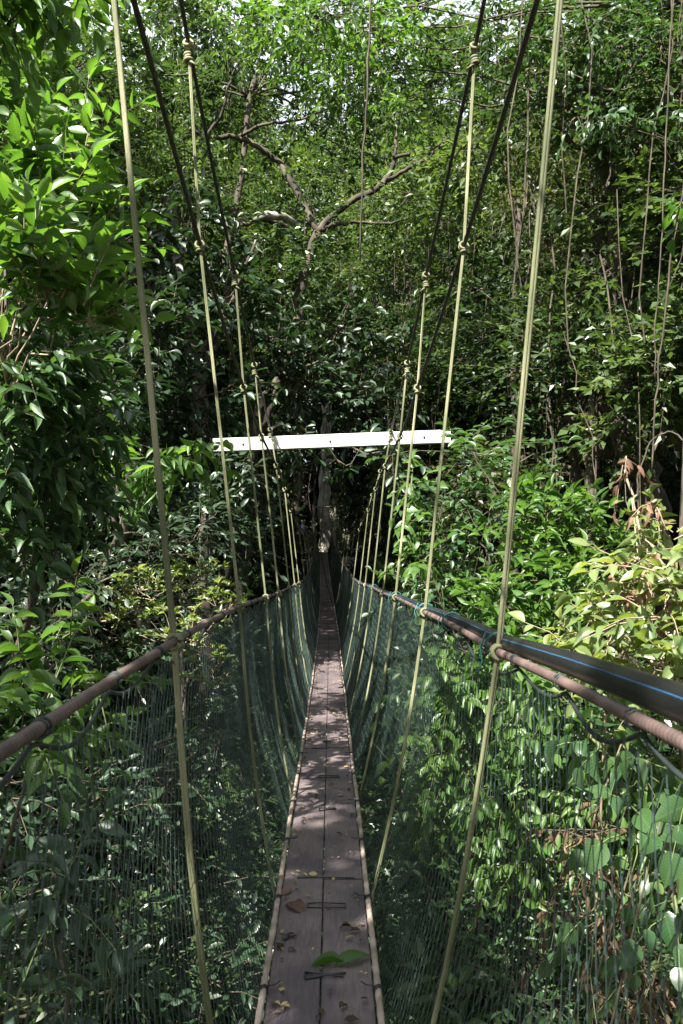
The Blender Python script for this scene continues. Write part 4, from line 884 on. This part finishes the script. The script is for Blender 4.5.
# ---- added shade trees, mostly off camera, boughs set sunward of what they darken
def shade_clump(tx, ty, tz, t, r, n):
    p = np.array([tx, ty, tz+CZ]) + np.array(SUN)*t; return (p, r, n)
plant('added_shade_tree', 'tall unseen tree added behind to shade the near end of the bridge', 'tree',
      [shade_clump(-.1, y_, -1.6, 9.5, (.45, .7, .4), 60) for y_ in (.4, 1.5, 2.6, 3.45)]+[shade_clump(.15, 4.0, -1.6, 9.5, (.2, .35, .2), 26)]+[shade_clump(.05, 7.75, -1.6, 9, (.25, .45, .2), 34)]+[shade_clump(.45, y_, -1.4, 10, (.35, .6, .3), 40) for y_ in (.6, 1.7, 2.8)]+
      [shade_clump(-1.3, 1+1.6*k, -1.6, 10+.5*(k % 2), (1.1, 1.0, .6), 60) for k in range(2)]+
      [shade_clump(-3.2, 2+2.0*k, -1.6, 10+.5*(k % 2), (1.3, 1.2, .6), 60) for k in range(6)],
      (.16, .5, 'simple'), 'far', base=(-6.5, -4.5), trunk_r=.3, nl=10, twig=.42, g=G(95), rt=.01)
plant('added_shade_tree', 'second tall tree added on the left to shade the far bridge', 'tree',
      [shade_clump(-.2-.02*k, 13.6+1.9*k, -2.2, 12+.5*(k % 3), (1.0, 1.1, .6), 80) for k in range(8)]+[shade_clump(-.7, 29+2.1*k, -2.2, 14, (1.3, 1.3, .7), 80) for k in range(6)]+[shade_clump(-3, 9+2.2*k, -2.2, 12, (1.3, 1.2, .7), 60) for k in range(5)],
      (.14, .5, 'simple'), 'far', base=(-7.5, 6), trunk_r=.25, nl=10, twig=.6, g=G(96), rt=.009)

# ------------------------------------------------------------------ fallen leaves on the deck
g = G(120)
def deck_leaf(x, y, L, wr, mat, yaw, lab, name='fallen_leaf', group=None, tmpl='lance', curl=1.0, tilt=0.1, nrm=(0, 0, 1)):
    c = np.array([float(cx_deck(y))+x, y, float(z_deck(y))+CZ+.010+L*.06]); a = Acc()
    d = np.array([[math.cos(yaw), math.sin(yaw), tilt]]); n_ = np.array([[g.normal(0, .15), g.normal(0, .15), 1.0]])
    put_leaves(a, np.array([[0, 0, 0.]])-d*L*.5, d, n_, L, wr, tmpl, g, np.array([g.random()]))
    if L > .07: a.tube([(-d*L*.5)[0], (-d*L*.62)[0]+[0, 0, -.003]], [.0016, .001], 4)
    o = a.build(name, M[mat], None); o.location = tuple(c); tag(o, lab, 'leaf', group); return o
deck_leaf(.012, 2.62, .13, .34, 'bright', 3.05, 'fresh green leaf half lying across the deck boards nearest the camera', tilt=.02)
deck_leaf(.105, 2.64, .13, .38, 'bright', .38, 'curled green leaf at the right edge of the near deck', tilt=.25)
deck_leaf(-.115, 3.05, .095, .62, 'red', 2.3, 'large curled brown leaf caught at the left edge of the deck', tilt=.2, tmpl='heart')
deck_leaf(-.14, 3.18, .06, .6, 'red', .8, 'reddish withered leaf standing against the left deck edge', tilt=.6)
deck_leaf(.09, 2.88, .045, .4, 'dry', .3, 'straw coloured leaf scrap on the right deck board')
deck_leaf(.07, 2.38, .04, .5, 'dry', .9, 'pale yellow leaf scrap near the bottom of the deck')
for i in range(290):
    y = 2.05+(g.random()**1.35)*8.5; x = g.uniform(-.145, .145)
    if g.random() < .35: x = np.sign(x)*g.uniform(.10, .15)
    L = g.uniform(.014, .030) if g.random() < .8 else g.uniform(.028, .048)
    deck_leaf(x, y, L, g.uniform(.35, .7), 'scrap' if g.random() < .8 else 'wire', g.uniform(0, 6.28), 'tiny dry leaf scrap lying among others on the deck boards', group='leaf scraps strewn on the deck', tmpl='mid')
